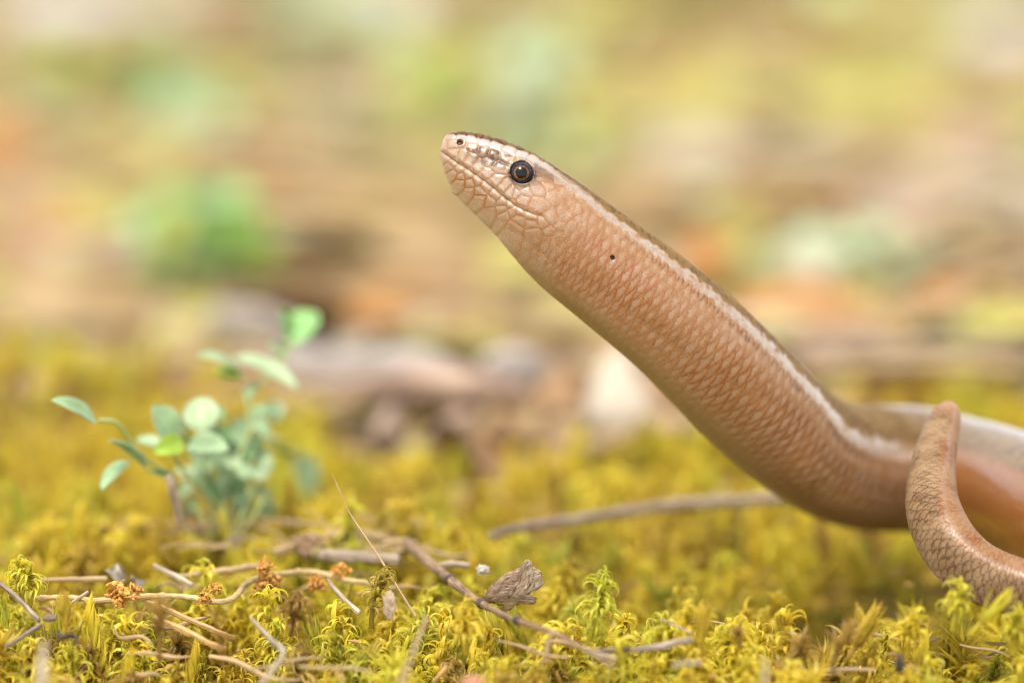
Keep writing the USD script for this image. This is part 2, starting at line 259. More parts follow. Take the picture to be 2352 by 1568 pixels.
disp -= 0.50 * (1 - smooth(4.5, 8.2, nd)) / 1000; disp += 0.05 * np.exp(-((nd - 11) / 2.5) ** 2) / 1000
disp -= 0.40 * (1 - smooth(2.0, 5.5, ead)) / 1000
V0 = V.copy(); V = V + NRM * disp[..., None]
# --- pigment
def col(*a): return np.array(a, float)
def lerp(a, b, k): return a + (b - a) * k[..., None]
nz = fbm(V0, 0.0016, 4, 11); nz2 = fbm(V0, 0.0005, 3, 12); nb = fbm(V0, 0.006, 3, 13)
jag = A + 5.0 * (0.4 - t_) * smooth(12, 22, S2) + 10 * nz + 17 * nz2
pig = np.broadcast_to(col(.60, .36, .215), A.shape + (3,)).copy()                     # flank
pig = lerp(pig, col(.74, .53, .41), np.clip(id_ * 0.35 + .75 * centre + 1.4 * nz, 0, 1)); pig = lerp(pig, col(.48, .22, .11), np.clip(3.0 * nz2 - .35, 0, .55))
pig = lerp(pig, lerp(np.broadcast_to(col(.58, .18, .05), pig.shape), col(.22, .10, .045), smooth(24, 42, S2) * np.clip(.85 + 2 * nb, 0, 1)), np.clip(edge * (0.58 + .6 * smooth(22, 40, S2) + 1.8 * nb + 1.2 * nz), 0.04, .92) * (1 - fade) * smooth(60, 75, A) * (1 - smooth(120, 150, A)) * (1 - tailf) * np.interp(S2, [0, 60, 72, 400], [1, 1, .55, .5]))
hin = smooth(52, 75, S2); pig = lerp(pig, col(.49, .225, .08), hin * 0.9 * (1 - tailf))
pig = lerp(pig, col(.34, .23, .13), smooth(84, 122, A + 25 * nb) * smooth(16, 44, S2) * (1 - smooth(58, 72, S2)) * .6 * (1 - tailf)); pig = lerp(pig, col(.44, .32, .18), smooth(118, 160, A) * (1 - tailf))                 # throat and belly
pig = lerp(pig, col(.16, .075, .03), (1 - smooth(0, 5, np.abs(A - 51 - 4 * nz) - 2.5 * id_)) * np.clip(0.05 + edge * 1.3 + 3 * nz, 0, 1) * smooth(14, 24, S2) * (1 - smooth(50, 58, S2)) * 0.7 * (1 - tailf))   # scalloped dark line
w_st = smooth(29, 38, jag) * (1 - smooth(42, 49, jag)); pig = lerp(pig, col(.76, .68, .62), w_st * (1 - tailf) * (0.85 - 0.65 * smooth(50, 62, S2)) * np.clip(.85 + 2.2 * nz2 + 1.2 * nz, .25, 1))      # pale dorsolateral line
dors = 1 - smooth(28, 35, jag); back = lerp(np.broadcast_to(col(.40, .29, .14), pig.shape), col(.17, .11, .045), np.clip(edge * .6 + 3.0 * nz2 + 1.5 * nz, 0, .9)); back = lerp(back, col(.36, .27, .15), np.clip(2 * nz, 0, 1))
pig = pig * (1 - dors[..., None]) + back * dors[..., None]
# head
hp = lerp(np.broadcast_to(col(.74, .53, .40), pig.shape), col(.82, .66, .55), np.clip(plate_in * 0.7 + nz, 0, 1))
hp = lerp(hp, col(.70, .47, .30), smooth(4, 40, md) * (ms > 0) * 0.5)
hp = lerp(hp, col(.62, .23, .065), plate_edge * np.where((ms > 0) | (HX > 1150), 0.82, 0.25) * np.clip(.9 + 3 * nz, .2, 1.2) * smooth(2, 6, md) * smooth(380, 410, HY + 0.0 * HX))
hp = lerp(hp, col(.45, .26, .16), plate_edge * 0.35 * (HY < 395))
lor = np.exp(-(((HX - 1135) / 58) ** 2 + ((HY - (372 + 0.30 * (HX - 1135))) / 15) ** 2) ** 2)
hp = lerp(hp, col(.36, .24, .18), np.clip(lor * 1.2, 0, 1) * np.clip(0.85 + 1.5 * nb, 0, 1))
hp = lerp(hp, col(.21, .12, .055), np.clip(lor * 1.3 - 0.35, 0, 1) * np.clip(8 * nz - 0.3, 0, 1) * (HY < 385))
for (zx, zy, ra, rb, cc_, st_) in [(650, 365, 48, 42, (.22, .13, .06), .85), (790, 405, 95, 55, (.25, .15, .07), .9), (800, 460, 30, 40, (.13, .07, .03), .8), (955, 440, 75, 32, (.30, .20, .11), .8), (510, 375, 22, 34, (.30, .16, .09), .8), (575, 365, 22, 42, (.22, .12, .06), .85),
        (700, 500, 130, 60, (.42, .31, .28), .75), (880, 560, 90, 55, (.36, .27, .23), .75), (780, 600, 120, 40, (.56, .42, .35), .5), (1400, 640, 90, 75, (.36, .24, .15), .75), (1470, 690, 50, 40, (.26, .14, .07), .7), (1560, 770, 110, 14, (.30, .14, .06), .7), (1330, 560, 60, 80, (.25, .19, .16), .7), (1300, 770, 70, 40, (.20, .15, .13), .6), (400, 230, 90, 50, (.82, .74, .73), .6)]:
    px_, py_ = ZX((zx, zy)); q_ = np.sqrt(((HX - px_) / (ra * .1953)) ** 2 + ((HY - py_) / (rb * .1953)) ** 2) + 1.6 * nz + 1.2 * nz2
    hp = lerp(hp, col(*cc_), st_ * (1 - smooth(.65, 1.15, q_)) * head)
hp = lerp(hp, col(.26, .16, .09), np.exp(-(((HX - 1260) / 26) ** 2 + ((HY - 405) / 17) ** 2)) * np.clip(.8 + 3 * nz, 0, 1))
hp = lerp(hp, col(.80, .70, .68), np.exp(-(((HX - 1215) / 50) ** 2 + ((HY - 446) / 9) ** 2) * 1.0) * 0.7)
hp = lerp(hp, col(.24, .15, .09), np.exp(-((md / 1.7) ** 2)) * 0.8)
ringc = np.exp(-(np.maximum(ed - 28, 0) / 6.0) ** 2) * np.where(HY > EYE_PX[1] + 22, .75, 1); hp = lerp(hp, col(.05, .04, .045), np.clip(ringc * 1.15, 0, .95)); hp = lerp(hp, col(.74, .66, .56), np.exp(-((ed - 32.5) / 2.2) ** 2) * np.maximum(smooth(2, 14, EYE_PX[1] - HY), .55 * smooth(8, 20, HY - EYE_PX[1])) * .9)
hp = lerp(hp, col(.012, .011, .014), sock)
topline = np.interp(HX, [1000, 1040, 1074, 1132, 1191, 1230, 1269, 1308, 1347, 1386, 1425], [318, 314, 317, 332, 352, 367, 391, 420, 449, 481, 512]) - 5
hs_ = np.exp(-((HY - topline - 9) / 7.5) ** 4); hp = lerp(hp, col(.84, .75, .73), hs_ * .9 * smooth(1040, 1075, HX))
dk = 1 - smooth(-2.5, 2.5, HY - topline + 9 * nz); dk = dk * smooth(1022, 1040, HX); hb = lerp(np.broadcast_to(col(.30, .19, .09), pig.shape), col(.12, .07, .03), np.clip(plate_edge + 2.5 * np.abs(nz2), 0, 1)); hb = lerp(hb, col(.40, .30, .17), np.clip(3 * nz, 0, 1)); hp = hp * (1 - dk[..., None]) + hb * dk[..., None]
hp = lerp(hp, col(.07, .035, .015), 1 - smooth(6, 8.5, nd)); hp = lerp(hp, col(.60, .50, .46), np.exp(-((nd - 11) / 2.0) ** 2) * .6)
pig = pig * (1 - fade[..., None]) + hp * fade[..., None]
pig = lerp(pig, col(.06, .025, .012), 1 - smooth(4, 6, ead)); pig = lerp(pig, col(.8, .72, .68), np.exp(-(np.hypot(HX - EAR[0] - 1, HY - EAR[1] - 8) / 4) ** 2) * (UU < 12) * .7)
# tail
tc = lerp(np.broadcast_to(col(.58, .44, .32), pig.shape), col(.45, .32, .22), np.clip(.5 + 3 * nz, 0, 1)); tc = lerp(tc, col(.10, .075, .045), np.clip(edge * np.clip(.6 + 1.5 * nb + 1.5 * nz, 0.15, 1) + np.clip(3 * nz2 + 2 * nz - .55, 0, .4), 0, .8))
up_ = 1 - smooth(42, 66, A + 30 * nb); tc = lerp(tc, lerp(np.broadcast_to(col(.58, .36, .24), tc.shape), col(.5, .2, .09), np.clip(3 * nz + edge * .5, 0, 1)), up_ * .6)
tipk = smooth(len(C) - 4.2, len(C) - 2.2, UU); tc = lerp(tc, col(.66, .46, .36), tipk * .9)
pig = pig * (1 - tailf[..., None]) + tc * 1.0 * tailf[..., None]
gloss = np.clip(.34 + .45 * w_st - .34 * dors * (1 - smooth(58, 68, S2)) + .5 * fade * hs_ + .7 * smooth(58, 68, S2) * (1 - tailf) + .1 * fade - .26 * tailf, 0, 1)
pig = np.clip(pig, .004, 1) ** np.array([1.10, 1.26, 1.44]) * .425
loc0 = at(2090, 1200, 0.379) * [1, 1, 0]
liz = thing('legless_lizard', 'shiny copper brown legless lizard with its head raised high above the moss', 'lizard', loc0)
fbody = grid_faces(NU, NPHI, True); vb = V.reshape(-1, 3); k = len(vb); j = np.arange(NPHI); j2 = (j + 1) % NPHI
vb = np.vstack([vb, cs(0.0), cs(len(C) - 1.0)]); fb = np.vstack([fbody, np.stack([np.full(NPHI, k), j2, j], 1), np.stack([np.full(NPHI, k + 1), (NU - 1) * NPHI + j, (NU - 1) * NPHI + j2], 1)])
if trimesh.Trimesh(vb[fb[:4000].ravel()], np.arange(12000).reshape(-1, 3), process=False).triangles_center[0] is not None:
    fc = vb[fb[60000]]; n_ = np.cross(fc[1] - fc[0], fc[2] - fc[0]); q = fb[60000][0]
    if n_ @ NRM.reshape(-1, 3)[q] < 0: fb = fb[:, ::-1]
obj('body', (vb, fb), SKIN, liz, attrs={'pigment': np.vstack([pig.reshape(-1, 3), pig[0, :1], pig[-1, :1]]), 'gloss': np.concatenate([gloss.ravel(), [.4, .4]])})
def cap(center, axis, R, ang, n=24, m=40):
    """A spherical cap of half-angle ang about the axis."""
    a = unit(axis); r = unit(np.cross(a, [0.3, 0.1, 0.9])); b = np.cross(a, r); th = np.linspace(1e-3, ang, n); ph = np.arange(m) * 2 * np.pi / m
    v = center + R * (np.cos(th)[:, None, None] * a + np.sin(th)[:, None, None] * (np.cos(ph)[None, :, None] * r + np.sin(ph)[None, :, None] * b))
    f = grid_faces(n, m, True); return v.reshape(-1, 3), f
for sgn, half in ((1, slice(NPHI // 2, NPHI)), (-1, slice(0, NPHI // 2))):
    def nearest(px, rows):
        dist = np.hypot(HX[:rows, half] - px[0], HY[:rows, half] - px[1]); i, jj = np.unravel_index(np.argmin(dist), dist.shape); return i, jj + half.start
    i, jj = nearest(EYE_PX, hi); n = NRM[i, jj]; R = 1.17e-3; n = unit(n * 0.5 + Lat[i] * sgn * 0.5); ec = V0[i, jj] - n * R * 0.62
    eye = obj('eye', cap(ec, n, R, math.pi * 0.75, 48, 56), EYE, liz)
    gaze = unit(n + 0.05 * D[i] * -1)
    obj('iris', cap(ec, gaze, R + 8e-6, math.radians(35)), IRIS, eye); obj('pupil', cap(ec, gaze, R + 16e-6, math.radians(25)), PUPIL, eye)
    i, jj = nearest(NOS, hi); n = NRM[i, jj]; obj('nostril', cap(V0[i, jj] - n * 5.0e-4, n, 2.6e-4, 1.5, 8, 20), PIT, liz)
    i, jj = nearest(EAR, int(np.searchsorted(U, 12))); n = NRM[i, jj]; obj('ear_opening', cap(V0[i, jj] - n * 4.0e-4, n, 2.0e-4, 1.5, 8, 20), PIT, liz)
print('lizard', NU, NPHI, len(fb))
# ------------------------------------------------------------------ ground and moss carpet
def in_view(x, y): return x / (TX * y) * 1176 + 1176               # survey column of a ground point
PLANT = on(505, 1222, -0.002); WOOD = on(870, 905, 0)
LIZ_PTS = cf[np.linspace(0, len(cf) - 1, 900).astype(int)]; LIZ_R = hf[np.linspace(0, len(cf) - 1, 900).astype(int)]
def moss_edge(x, y):
    """Above 0 where the moss grows: it ends in leaf litter about half a metre away."""
    yb = np.interp(x, [-.2, -.05, -.022, .0, .03, .05, .2], [.50, .478, .445, .420, .430, .468, .50])
    p = np.stack([x, y, 0 * x], -1); return yb + 0.05 * fbm(p, .03, 3, 31) - y
def moss_top(x, y):
    p = np.stack([x, y, 0 * x], -1)
    z = -0.0028 * (1 - smooth(.345, .375, y)) + 0.0058 * fbm(p, .018, 3, 32) + 0.0020 * fbm(p, .008, 2, 33)
    z += 0.0065 * np.exp(-((x + .052) / .03) ** 2 - ((y - .465) / .03) ** 2) + 0.003 * np.exp(-((x - .02) / .03) ** 2 - ((y - .43) / .02) ** 2)
    z -= 0.0035 * np.exp(-((x - .022) / .02) ** 2 - ((y - .372) / .012) ** 2)
    z -= 0.004 * np.exp(-(((x - PLANT[0]) / .010) ** 2 + ((y - PLANT[1]) / .010) ** 2))
    d = smooth(.36, .33, y); return z - 0.001 * (1 - smooth(.30, .335, y))
def soil(x, y):
    p = np.stack([x, y, 0 * x], -1); k = smooth(-.01, .012, moss_edge(x, y)); far = smooth(.5, .8, y)
    lit = -0.004 + 0.012 * fbm(p, .07, 3, 34) + 0.03 * smooth(.7, 1.6, y) * fbm(p, .25, 3, 35) + 0.005 * fbm(p, .02, 2, 36)
    return k * (moss_top(x, y) - 0.0062) + (1 - k) * lit
gx = np.concatenate([-np.geomspace(40, .32, 26)[:-1], np.arange(-.30, -.12, .006), np.arange(-.12, .12, .0014), np.arange(.12, .305, .006), np.geomspace(.32, 40, 26)[1:]])
gy = np.concatenate([-np.geomspace(40, .06, 24)[:-1], np.arange(-.05, .24, .006), np.arange(.24, .60, .0014), np.arange(.60, 1.8, .006), np.geomspace(1.85, 60, 30)])
X, Y = np.meshgrid(gx, gy, indexing='ij'); Z = soil(X, Y); Z += 0.0008 * fbm(np.stack([X, Y, Z], -1), .0028, 2, 37)
gf = grid_faces(len(gx), len(gy))[:, ::-1]
gm = np.clip(smooth(-.01, .01, moss_edge(X, Y)), 0, 1).ravel()
GROUND = usdkit.material(stage, '/World/Looks/ground_look', {
    'k': ('attribute', {'attribute': 'mossy'}), 'ks': ('separate_color', {}), 'geo': ('geometry', {}), 'm1': ('mapping', {'scale': (420, 420, 420)}), 'n1': ('noise_texture', {'scale': 1.0, 'detail': 5.0}),
    'm2': ('mapping', {'scale': (16, 22, 22)}), 'n2': ('noise_texture', {'scale': 1.0, 'detail': 4.0, 'roughness': 0.6}),
    'rm': ('rgb_ramp', {'ramp': [(.3, (.07, .045, .02)), (.5, (.20, .13, .025)), (.7, (.38, .27, .03))]}),
    'rl': ('rgb_ramp', {'ramp': [(.28, (.18, .10, .05)), (.40, (.32, .21, .11)), (.50, (.35, .26, .12)), (.60, (.36, .31, .10)), (.72, (.38, .31, .20))]}),
    'mix': ('mix', {}), 'b': ('bump', {'strength': .6, 'distance': .001}), 'p': ('principled_bsdf', {'roughness': .9, 'specular_ior_level': .15})},
    [('k.color', 'ks.color'), ('geo.position', 'm1.vector'), ('m1.vector', 'n1.vector'), ('geo.position', 'm2.vector'), ('m2.vector', 'n2.vector'), ('n1.fac', 'rm.fac'), ('n2.fac', 'rl.fac'), ('ks.r', 'mix.fac'), ('rl.color', 'mix.color1'), ('rm.color', 'mix.color2'), ('mix.color', 'p.base_color'), ('n1.fac', 'b.height'), ('b.normal', 'p.normal')], surface='p.BSDF')
obj('ground', (np.stack([X, Y, Z], -1).reshape(-1, 3), gf), GROUND, attrs={'mossy': gm}, kind='structure')

def moss_look(name, ramp, tip, dark):
    return usdkit.material(stage, f'/World/Looks/{name}', {
        'a': ('attribute', {'attribute': 'along'}), 's': ('separate_color', {}), 'geo': ('geometry', {}), 'm': ('mapping', {'scale': (55, 45, 55)}), 'n': ('noise_texture', {'scale': 1.0, 'detail': 3.0}), 'oi': ('object_info', {}),
        'add': ('math', {'math_type': 'multiply_add', 'value2': 0.34}), 'sub': ('math', {'math_type': 'subtract', 'value2': 0.17}), 'r': ('rgb_ramp', {'ramp': ramp}),
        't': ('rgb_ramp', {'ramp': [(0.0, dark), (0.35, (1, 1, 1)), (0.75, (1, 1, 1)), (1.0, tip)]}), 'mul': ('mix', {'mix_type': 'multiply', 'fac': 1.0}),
        'gain': ('map_range', {'from_min': 0.0, 'from_max': 1.0, 'to_min': 0.75, 'to_max': 1.2}), 'hv': ('hsv', {}),
        'p': ('principled_bsdf', {'roughness': .34, 'specular_ior_level': .5}), 'tr': ('translucent_bsdf', {}), 'mx': ('mix_closure', {'fac': .54})},
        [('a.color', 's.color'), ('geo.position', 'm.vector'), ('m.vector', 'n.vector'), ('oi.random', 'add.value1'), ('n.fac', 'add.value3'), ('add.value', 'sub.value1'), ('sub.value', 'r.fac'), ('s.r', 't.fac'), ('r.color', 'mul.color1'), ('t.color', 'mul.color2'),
         ('s.g', 'gain.value'), ('gain.result', 'hv.value'), ('mul.color', 'hv.color'), ('hv.color', 'p.base_color'), ('hv.color', 'tr.color'), ('p.BSDF', 'mx.closure1'), ('tr.BSDF', 'mx.closure2')], surface='mx.closure')
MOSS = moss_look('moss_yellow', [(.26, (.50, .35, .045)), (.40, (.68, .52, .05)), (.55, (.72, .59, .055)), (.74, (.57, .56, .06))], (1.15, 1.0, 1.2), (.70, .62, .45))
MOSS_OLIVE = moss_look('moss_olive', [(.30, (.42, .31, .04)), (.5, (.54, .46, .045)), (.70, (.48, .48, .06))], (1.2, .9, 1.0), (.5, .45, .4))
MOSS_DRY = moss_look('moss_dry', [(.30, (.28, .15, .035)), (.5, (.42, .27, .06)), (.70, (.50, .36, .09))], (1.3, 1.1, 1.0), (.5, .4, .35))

def shoot(seed, Hs=.0065, n=46, L=.0031, W=.00032, style='curly', lean=(0, 0), seg=9):
    r = np.random.default_rng(seed); k0 = unit(np.array([lean[0], lean[1], 1.0]))
    t = np.sort(r.uniform(0.12, 1.0, n)) ** 0.8; bend = r.normal(0, .0007, 2)
    base = k0 * (t * Hs)[:, None] + np.stack([bend[0] * t ** 2, bend[1] * t ** 2, 0 * t], -1)
    az = np.arange(n) * 2.39996 + r.normal(0, .3, n); kx = unit(np.cross(k0, [0.2, 1, .1])); ky = np.cross(k0, kx)
    o = np.cos(az)[:, None] * kx + np.sin(az)[:, None] * ky
    u = np.linspace(0, 1, seg); top = smooth(.55, 1.0, t)
    if style == 'bud': th0 = np.radians(r.normal(38, 6, n)) * (1 - .35 * top); sw = np.radians(-r.normal(62, 10, n)); pw = 1.0
    elif style == 'star': th0 = np.radians(r.normal(70, 12, n)) * (1 - .55 * top); sw = np.radians(r.normal(25, 25, n)); pw = 1.5
    elif style == 'wilt': th0 = np.radians(r.normal(22, 8, n)); sw = np.radians(r.normal(20, 50, n)); pw = 1.3
    else:
        th0 = np.radians(r.normal(58, 13, n)) * (1 - .6 * top); inward = r.random(n) < (.25 + .3 * top)
        sw = np.radians(r.normal(250, 60, n)) * np.where(inward, -1, 1); pw = np.where(r.random(n) < .5, 1.5, 2.2)
    Ln = L * r.uniform(.7, 1.15, n) * (1 - .25 * top) * (.75 + .5 * smooth(.05, .4, t) * .5)
    th = th0[:, None] + sw[:, None] * u[None] ** (pw if np.ndim(pw) == 0 else pw[:, None])
    tw = np.cumsum(r.normal(0, .16, (n, seg)), 1); roll = r.normal(0, .8, n)[:, None] * u[None]
    side = np.cross(k0, o)
    oo = o[:, None] * np.cos(tw)[..., None] + side[:, None] * np.sin(tw)[..., None]; dirs = k0 * np.cos(th)[..., None] + oo * np.sin(th)[..., None]
    p = base[:, None] + np.concatenate([np.zeros((n, 1, 3)), np.cumsum((dirs[:, :-1] + dirs[:, 1:]) / 2, 1)], 1) * (Ln / (seg - 1))[:, None, None]
    nrm = k0 * -np.sin(th)[..., None] + oo * np.cos(th)[..., None]; bi = unit(np.cross(dirs, nrm)); cr, sr = np.cos(roll)[..., None], np.sin(roll)[..., None]
    bi, nrm = bi * cr + nrm * sr, nrm * cr - bi * sr
    w = W * r.uniform(.8, 1.2, n)[:, None] * np.clip((1 - u) ** .65, .04, 1)[None] * (0.75 + .5 * np.sin(np.pi * np.clip(u + .15, 0, 1)))[None]
    ring = np.stack([p + bi * (w / 2)[..., None] - nrm * (w * .28)[..., None], p, p - bi * (w / 2)[..., None] - nrm * (w * .28)[..., None]], 2)   # n, seg, 3, 3
    f0 = grid_faces(seg, 3); m = seg * 3; f = (f0[None] + (np.arange(n) * m)[:, None, None]).reshape(-1, 3)
    al = np.stack([np.broadcast_to(u[None, :, None], (n, seg, 3)), np.broadcast_to(r.random(n)[:, None, None], (n, seg, 3)), np.broadcast_to(t[:, None, None], (n, seg, 3))], -1)
    parts = [(ring.reshape(-1, 3), f, {'along': al.reshape(-1, 3)})]
    st = np.stack([k0 * (q * Hs) + np.array([bend[0] * q ** 2, bend[1] * q ** 2, 0]) for q in np.linspace(-.25, .92, 6)]); sv, sf, _ = tube(st, [.00026, .00016], 6, 5, smooth_path=False)
    parts.append((sv, sf, {'along': np.tile([.25, .4, .3], (len(sv), 1))}))
    return join(parts)
inst = UsdGeom.PointInstancer.Define(stage, path_for('moss', '/World')); ip = str(inst.GetPath()); tag(inst.GetPrim(), 'carpet of curly yellow green moss covering the ground', 'moss', kind='stuff')
styles = ['curly'] * 10 + ['bud', 'curly', 'curly', 'star', 'curly', 'bud', 'curly', 'wilt', 'curly']
for q, s in enumerate(styles):
    rr = random.Random(q); v, f, ex_ = shoot(100 + q, Hs=rr.uniform(.0048, .0072), n=rr.choice([52, 60, 68]), L=rr.uniform(.0028, .0038), W=.00038, style=s, lean=(rr.gauss(0, .18), rr.gauss(0, .18)), seg=9)
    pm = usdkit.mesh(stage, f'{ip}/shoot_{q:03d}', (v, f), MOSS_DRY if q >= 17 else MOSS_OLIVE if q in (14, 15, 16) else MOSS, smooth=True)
    UsdGeom.PrimvarsAPI(pm).CreatePrimvar('along', Sdf.ValueTypeNames.Color3fArray, 'vertex').Set(Vt.Vec3fArray.FromNumpy(ex_['along'].astype(np.float32)))
inst.CreatePrototypesRel().SetTargets([Sdf.Path(f'{ip}/shoot_{q:03d}') for q in range(len(styles))])
HERO = [  # tip, foot (survey), depth, style, leaves, leaf length mm, material, label
    ((92, 1271), (72, 1376), .346, 'curly', 64, 2.6, MOSS, 'tall moss shoot with tightly curled head near the left edge, behind the grey twig'),
    ((41, 1306), (50, 1372), .347, 'curly', 52, 2.3, MOSS, 'rounded curly moss shoot at the far left, left neighbour of the tallest curled one'),
    ((156, 1381), (147, 1450), .339, 'bud', 46, 2.8, MOSS, 'brush shaped moss shoot right of the crossing grey twigs at lower left'),
    ((369, 1388), (366, 1500), .333, 'wilt', 34, 3.4, MOSS_DRY, 'withered olive brown moss shoot with upright pointed leaves in front of the brown stalks'),
    ((684, 1367), (670, 1445), .340, 'curly', 58, 3.4, MOSS_DRY, 'brown dried moss shoot with long curling leaves right of the last orange flower clusters'),
    ((864, 1306), (853, 1420), .344, 'curly', 74, 2.6, MOSS_OLIVE, 'tall olive moss shoot with hooked leaves, crossed by the thin upright straw'),
    ((1065, 1390), (1069, 1485), .338, 'curly', 54, 3.2, MOSS, 'yellow moss shoot with looping leaves just below the jointed twig'),
    ((1398, 1312), (1360, 1445), .342, 'curly', 90, 3.2, MOSS, 'large bushy moss shoot right of the wrinkled bark scrap'),
    ((1567, 1383), (1585, 1480), .338, 'curly', 60, 2.8, MOSS, 'curly moss shoot at the broken end of the short grey twig'),
    ((1618, 1397), (1605, 1500), .336, 'bud', 56, 3.2, MOSS, 'closed rounded moss shoot right of the short broken grey twig'),
    ((2020, 1403), (1952, 1505), .338, 'bud', 60, 3.6, MOSS, 'bright yellow green moss shoot leaning right with long looping leaves'),
    ((2096, 1397), (2085, 1492), .338, 'curly', 64, 2.7, MOSS, 'green curly moss shoot standing before the foot of the lizard tail'),
    ((2212, 1330), (2191, 1430), .336, 'curly', 46, 2.7, MOSS, 'wiry moss shoot with thin hooked leaves reaching up across the lizard tail'),
    ((2300, 1373), (2236, 1448), .334, 'bud', 44, 3.3, MOSS, 'pale closed tapering moss shoot pointing right in front of the tail'),
    ((1935, 1450), (1915, 1516), .335, 'wilt', 40, 2.8, MOSS_DRY, 'straw coloured dry moss shoot left of the leaning yellow green one'),
    ((1693, 1444), (1697, 1482), .335, 'wilt', 22, 1.6, MOSS_DRY, 'tiny dark pointed moss shoot in the middle of the yellow moss at lower right'),
    ((2340, 1392), (2330, 1485), .335, 'curly', 60, 2.8, MOSS, 'yellow curly moss shoot at the right edge of the view below the tail')]
for q, (tp, ft, d, style, n, L, mat_, lab) in enumerate(HERO):
    f_ = at(*ft, d); t_2 = at(*tp, d); hh = np.linalg.norm(t_2 - f_); ln_ = ((t_2 - f_)[0] / max(1e-4, (t_2 - f_)[2]), 0.05)
    v, f, ex_ = shoot(500 + q, Hs=hh * (.80 if style != 'bud' else .62), n=n, L=L / 1000, W=.00033, style=style, lean=ln_, seg=12)
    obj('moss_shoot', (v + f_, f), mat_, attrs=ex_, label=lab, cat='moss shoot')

# ------------------------------------------------------------------ twigs, straws and scraps on the moss
Z5 = lambda q: (q[0] * .3418, 1148.4 + q[1] * .3418)
Z6 = lambda q: (746.5 + q[0] * .3662, 1148.4 + q[1] * .3662)
Z7 = lambda q: (1550.3 + q[0] * .3408, 1205.8 + q[1] * .3408)
TWIG = look('twig_brown', [(.07, .04, .022), (.18, .11, .06), (.30, .21, .13)], scale=(.5, 5, 5), rough=.75)
TWIG_GREY = look('twig_grey', [(.06, .04, .03), (.19, .14, .10), (.34, .28, .22)], scale=(.5, 4, 4), rough=.75)
NODE = look('twig_joint', [(.03, .02, .015), (.08, .05, .035)], scale=(3, 3, 3))
STRAW = look('straw_tan', [(.28, .17, .075), (.42, .29, .14), (.50, .38, .22)], scale=(.3, 4, 4), rough=.5, translucent=.15)
STRAW_PALE = look('straw_pale', [(.14, .09, .055), (.32, .25, .17), (.48, .41, .32)], scale=(.4, 4, 4), rough=.5)
STRAW_GREY = look('straw_grey', [(.15, .105, .07), (.25, .19, .135), (.33, .265, .20)], scale=(.3, 4, 4), rough=.6)
STALK = look('stalk_brown', [(.22, .12, .04), (.42, .25, .09), (.52, .36, .17)], scale=(.2, 6, 6), rough=.4)
ROPE = look('dry_stem', [(.30, .19, .075), (.44, .31, .14), (.54, .42, .23)], scale=(1.5, 3, 3), rough=.85, bump=.6)
FLOWER = look('dry_flower', [(.26, .10, .015), (.48, .22, .035), (.58, .34, .09)], grain=False, scale=(2.5, 2.5, 2.5), rough=.75)
BARK = look('bark_scrap', [(.20, .12, .07), (.42, .31, .21), (.60, .50, .39)], scale=(.6, 1, 1), rough=.7, random_=.15)
DARK = look('charred_bit', [(.012, .009, .007), (.05, .035, .025)], grain=False, scale=(3, 3, 3))
WHITE = look('white_scrap', [(.36, .31, .25), (.55, .49, .41)], grain=False, scale=(1, 1, 1), translucent=.2)
PINK = look('pink_petal', [(.40, .17, .12), (.50, .25, .18)], grain=False, scale=(.5, .5, .5), translucent=.3)
STICKS = []
def survey(pts, hts):
    hts = np.broadcast_to(np.asarray(hts, float), (len(pts),)); return np.array([on(p[0], p[1], h / 1000) for p, h in zip(pts, hts)])
def rpx(px, pts): return np.array([mm(r, depth_of(p)) for r, p in zip(np.broadcast_to(np.atleast_1d(px), (len(pts),)) if np.ndim(px) == 0 or len(np.atleast_1d(px)) != len(pts) else px, pts)])
def stick(name, cat, label, pts, hts, r, mat_, n=90, sides=20, group=None, bumps=.5, bl=.0007, ridges=6, ridge=0.13, depths=None, seed=0, nodes=(), flat=.72):
    P = np.array([at(p[0], p[1], d) for p, d in zip(pts, depths)]) if depths is not None else survey(pts, hts)
    rr = np.array([mm(q, depth_of(p)) for q, p in zip(np.interp(np.linspace(0, 1, len(P)), np.linspace(0, 1, len(np.atleast_1d(r))), np.atleast_1d(r)), P)])
    rr = rr * .84; t = tube(P, rr, n, sides, bumps * rr.mean(), bl, seed, ridges, ridge, nodes=nodes, flat=flat); STICKS.append(curve(P, 60))
    return put_tube(name, t, mat_, label=label, cat=cat, group=group), P, rr
# the jointed twig
tp = [(936, 1246), (985, 1290), (1035, 1331), (1106, 1385), (1190, 1425), (1290, 1462), (1345, 1492), (1410, 1532)]
P = survey(tp, [1.4, 1.2, 1.0, .9, .8, .4, -.3, -1.2]); rr = np.array([mm(q, depth_of(p)) for q, p in zip([13, 12.5, 11, 10, 8.5, 6.8, 6, 5.2], P)])
tw = thing('twig', 'brown jointed twig with black rings running down across the moss', 'twig', P[4])
put_tube('stem', tube(P, rr, 160, 22, .00010, .0009, 3, 9, .05), TWIG, parent=tw)
pc = curve(P, 400); STICKS.append(pc[::5])
for q in (2, 3, 4):
    i = int(np.argmin(np.linalg.norm(pc - P[q], axis=1))); seg_ = pc[i - 5:i + 6]
    put_tube('joint', tube(seg_[::2], np.array([.7, 1.12, 1.25, 1.22, 1.1, .7]) * rr[q] * 1.03, 6, 22, .00009, .0004, q, smooth_path=False), NODE, parent=tw)
stick('grass_stalk', 'grass stalk', 'long pale grey dry grass stalk lying behind, reaching under the raised neck', [(1126, 1230), (1210, 1208), (1340, 1190), (1500, 1165), (1650, 1152), (1830, 1143)], 1.5, [10, 13, 14, 15, 15], STRAW_GREY, flat=.5)
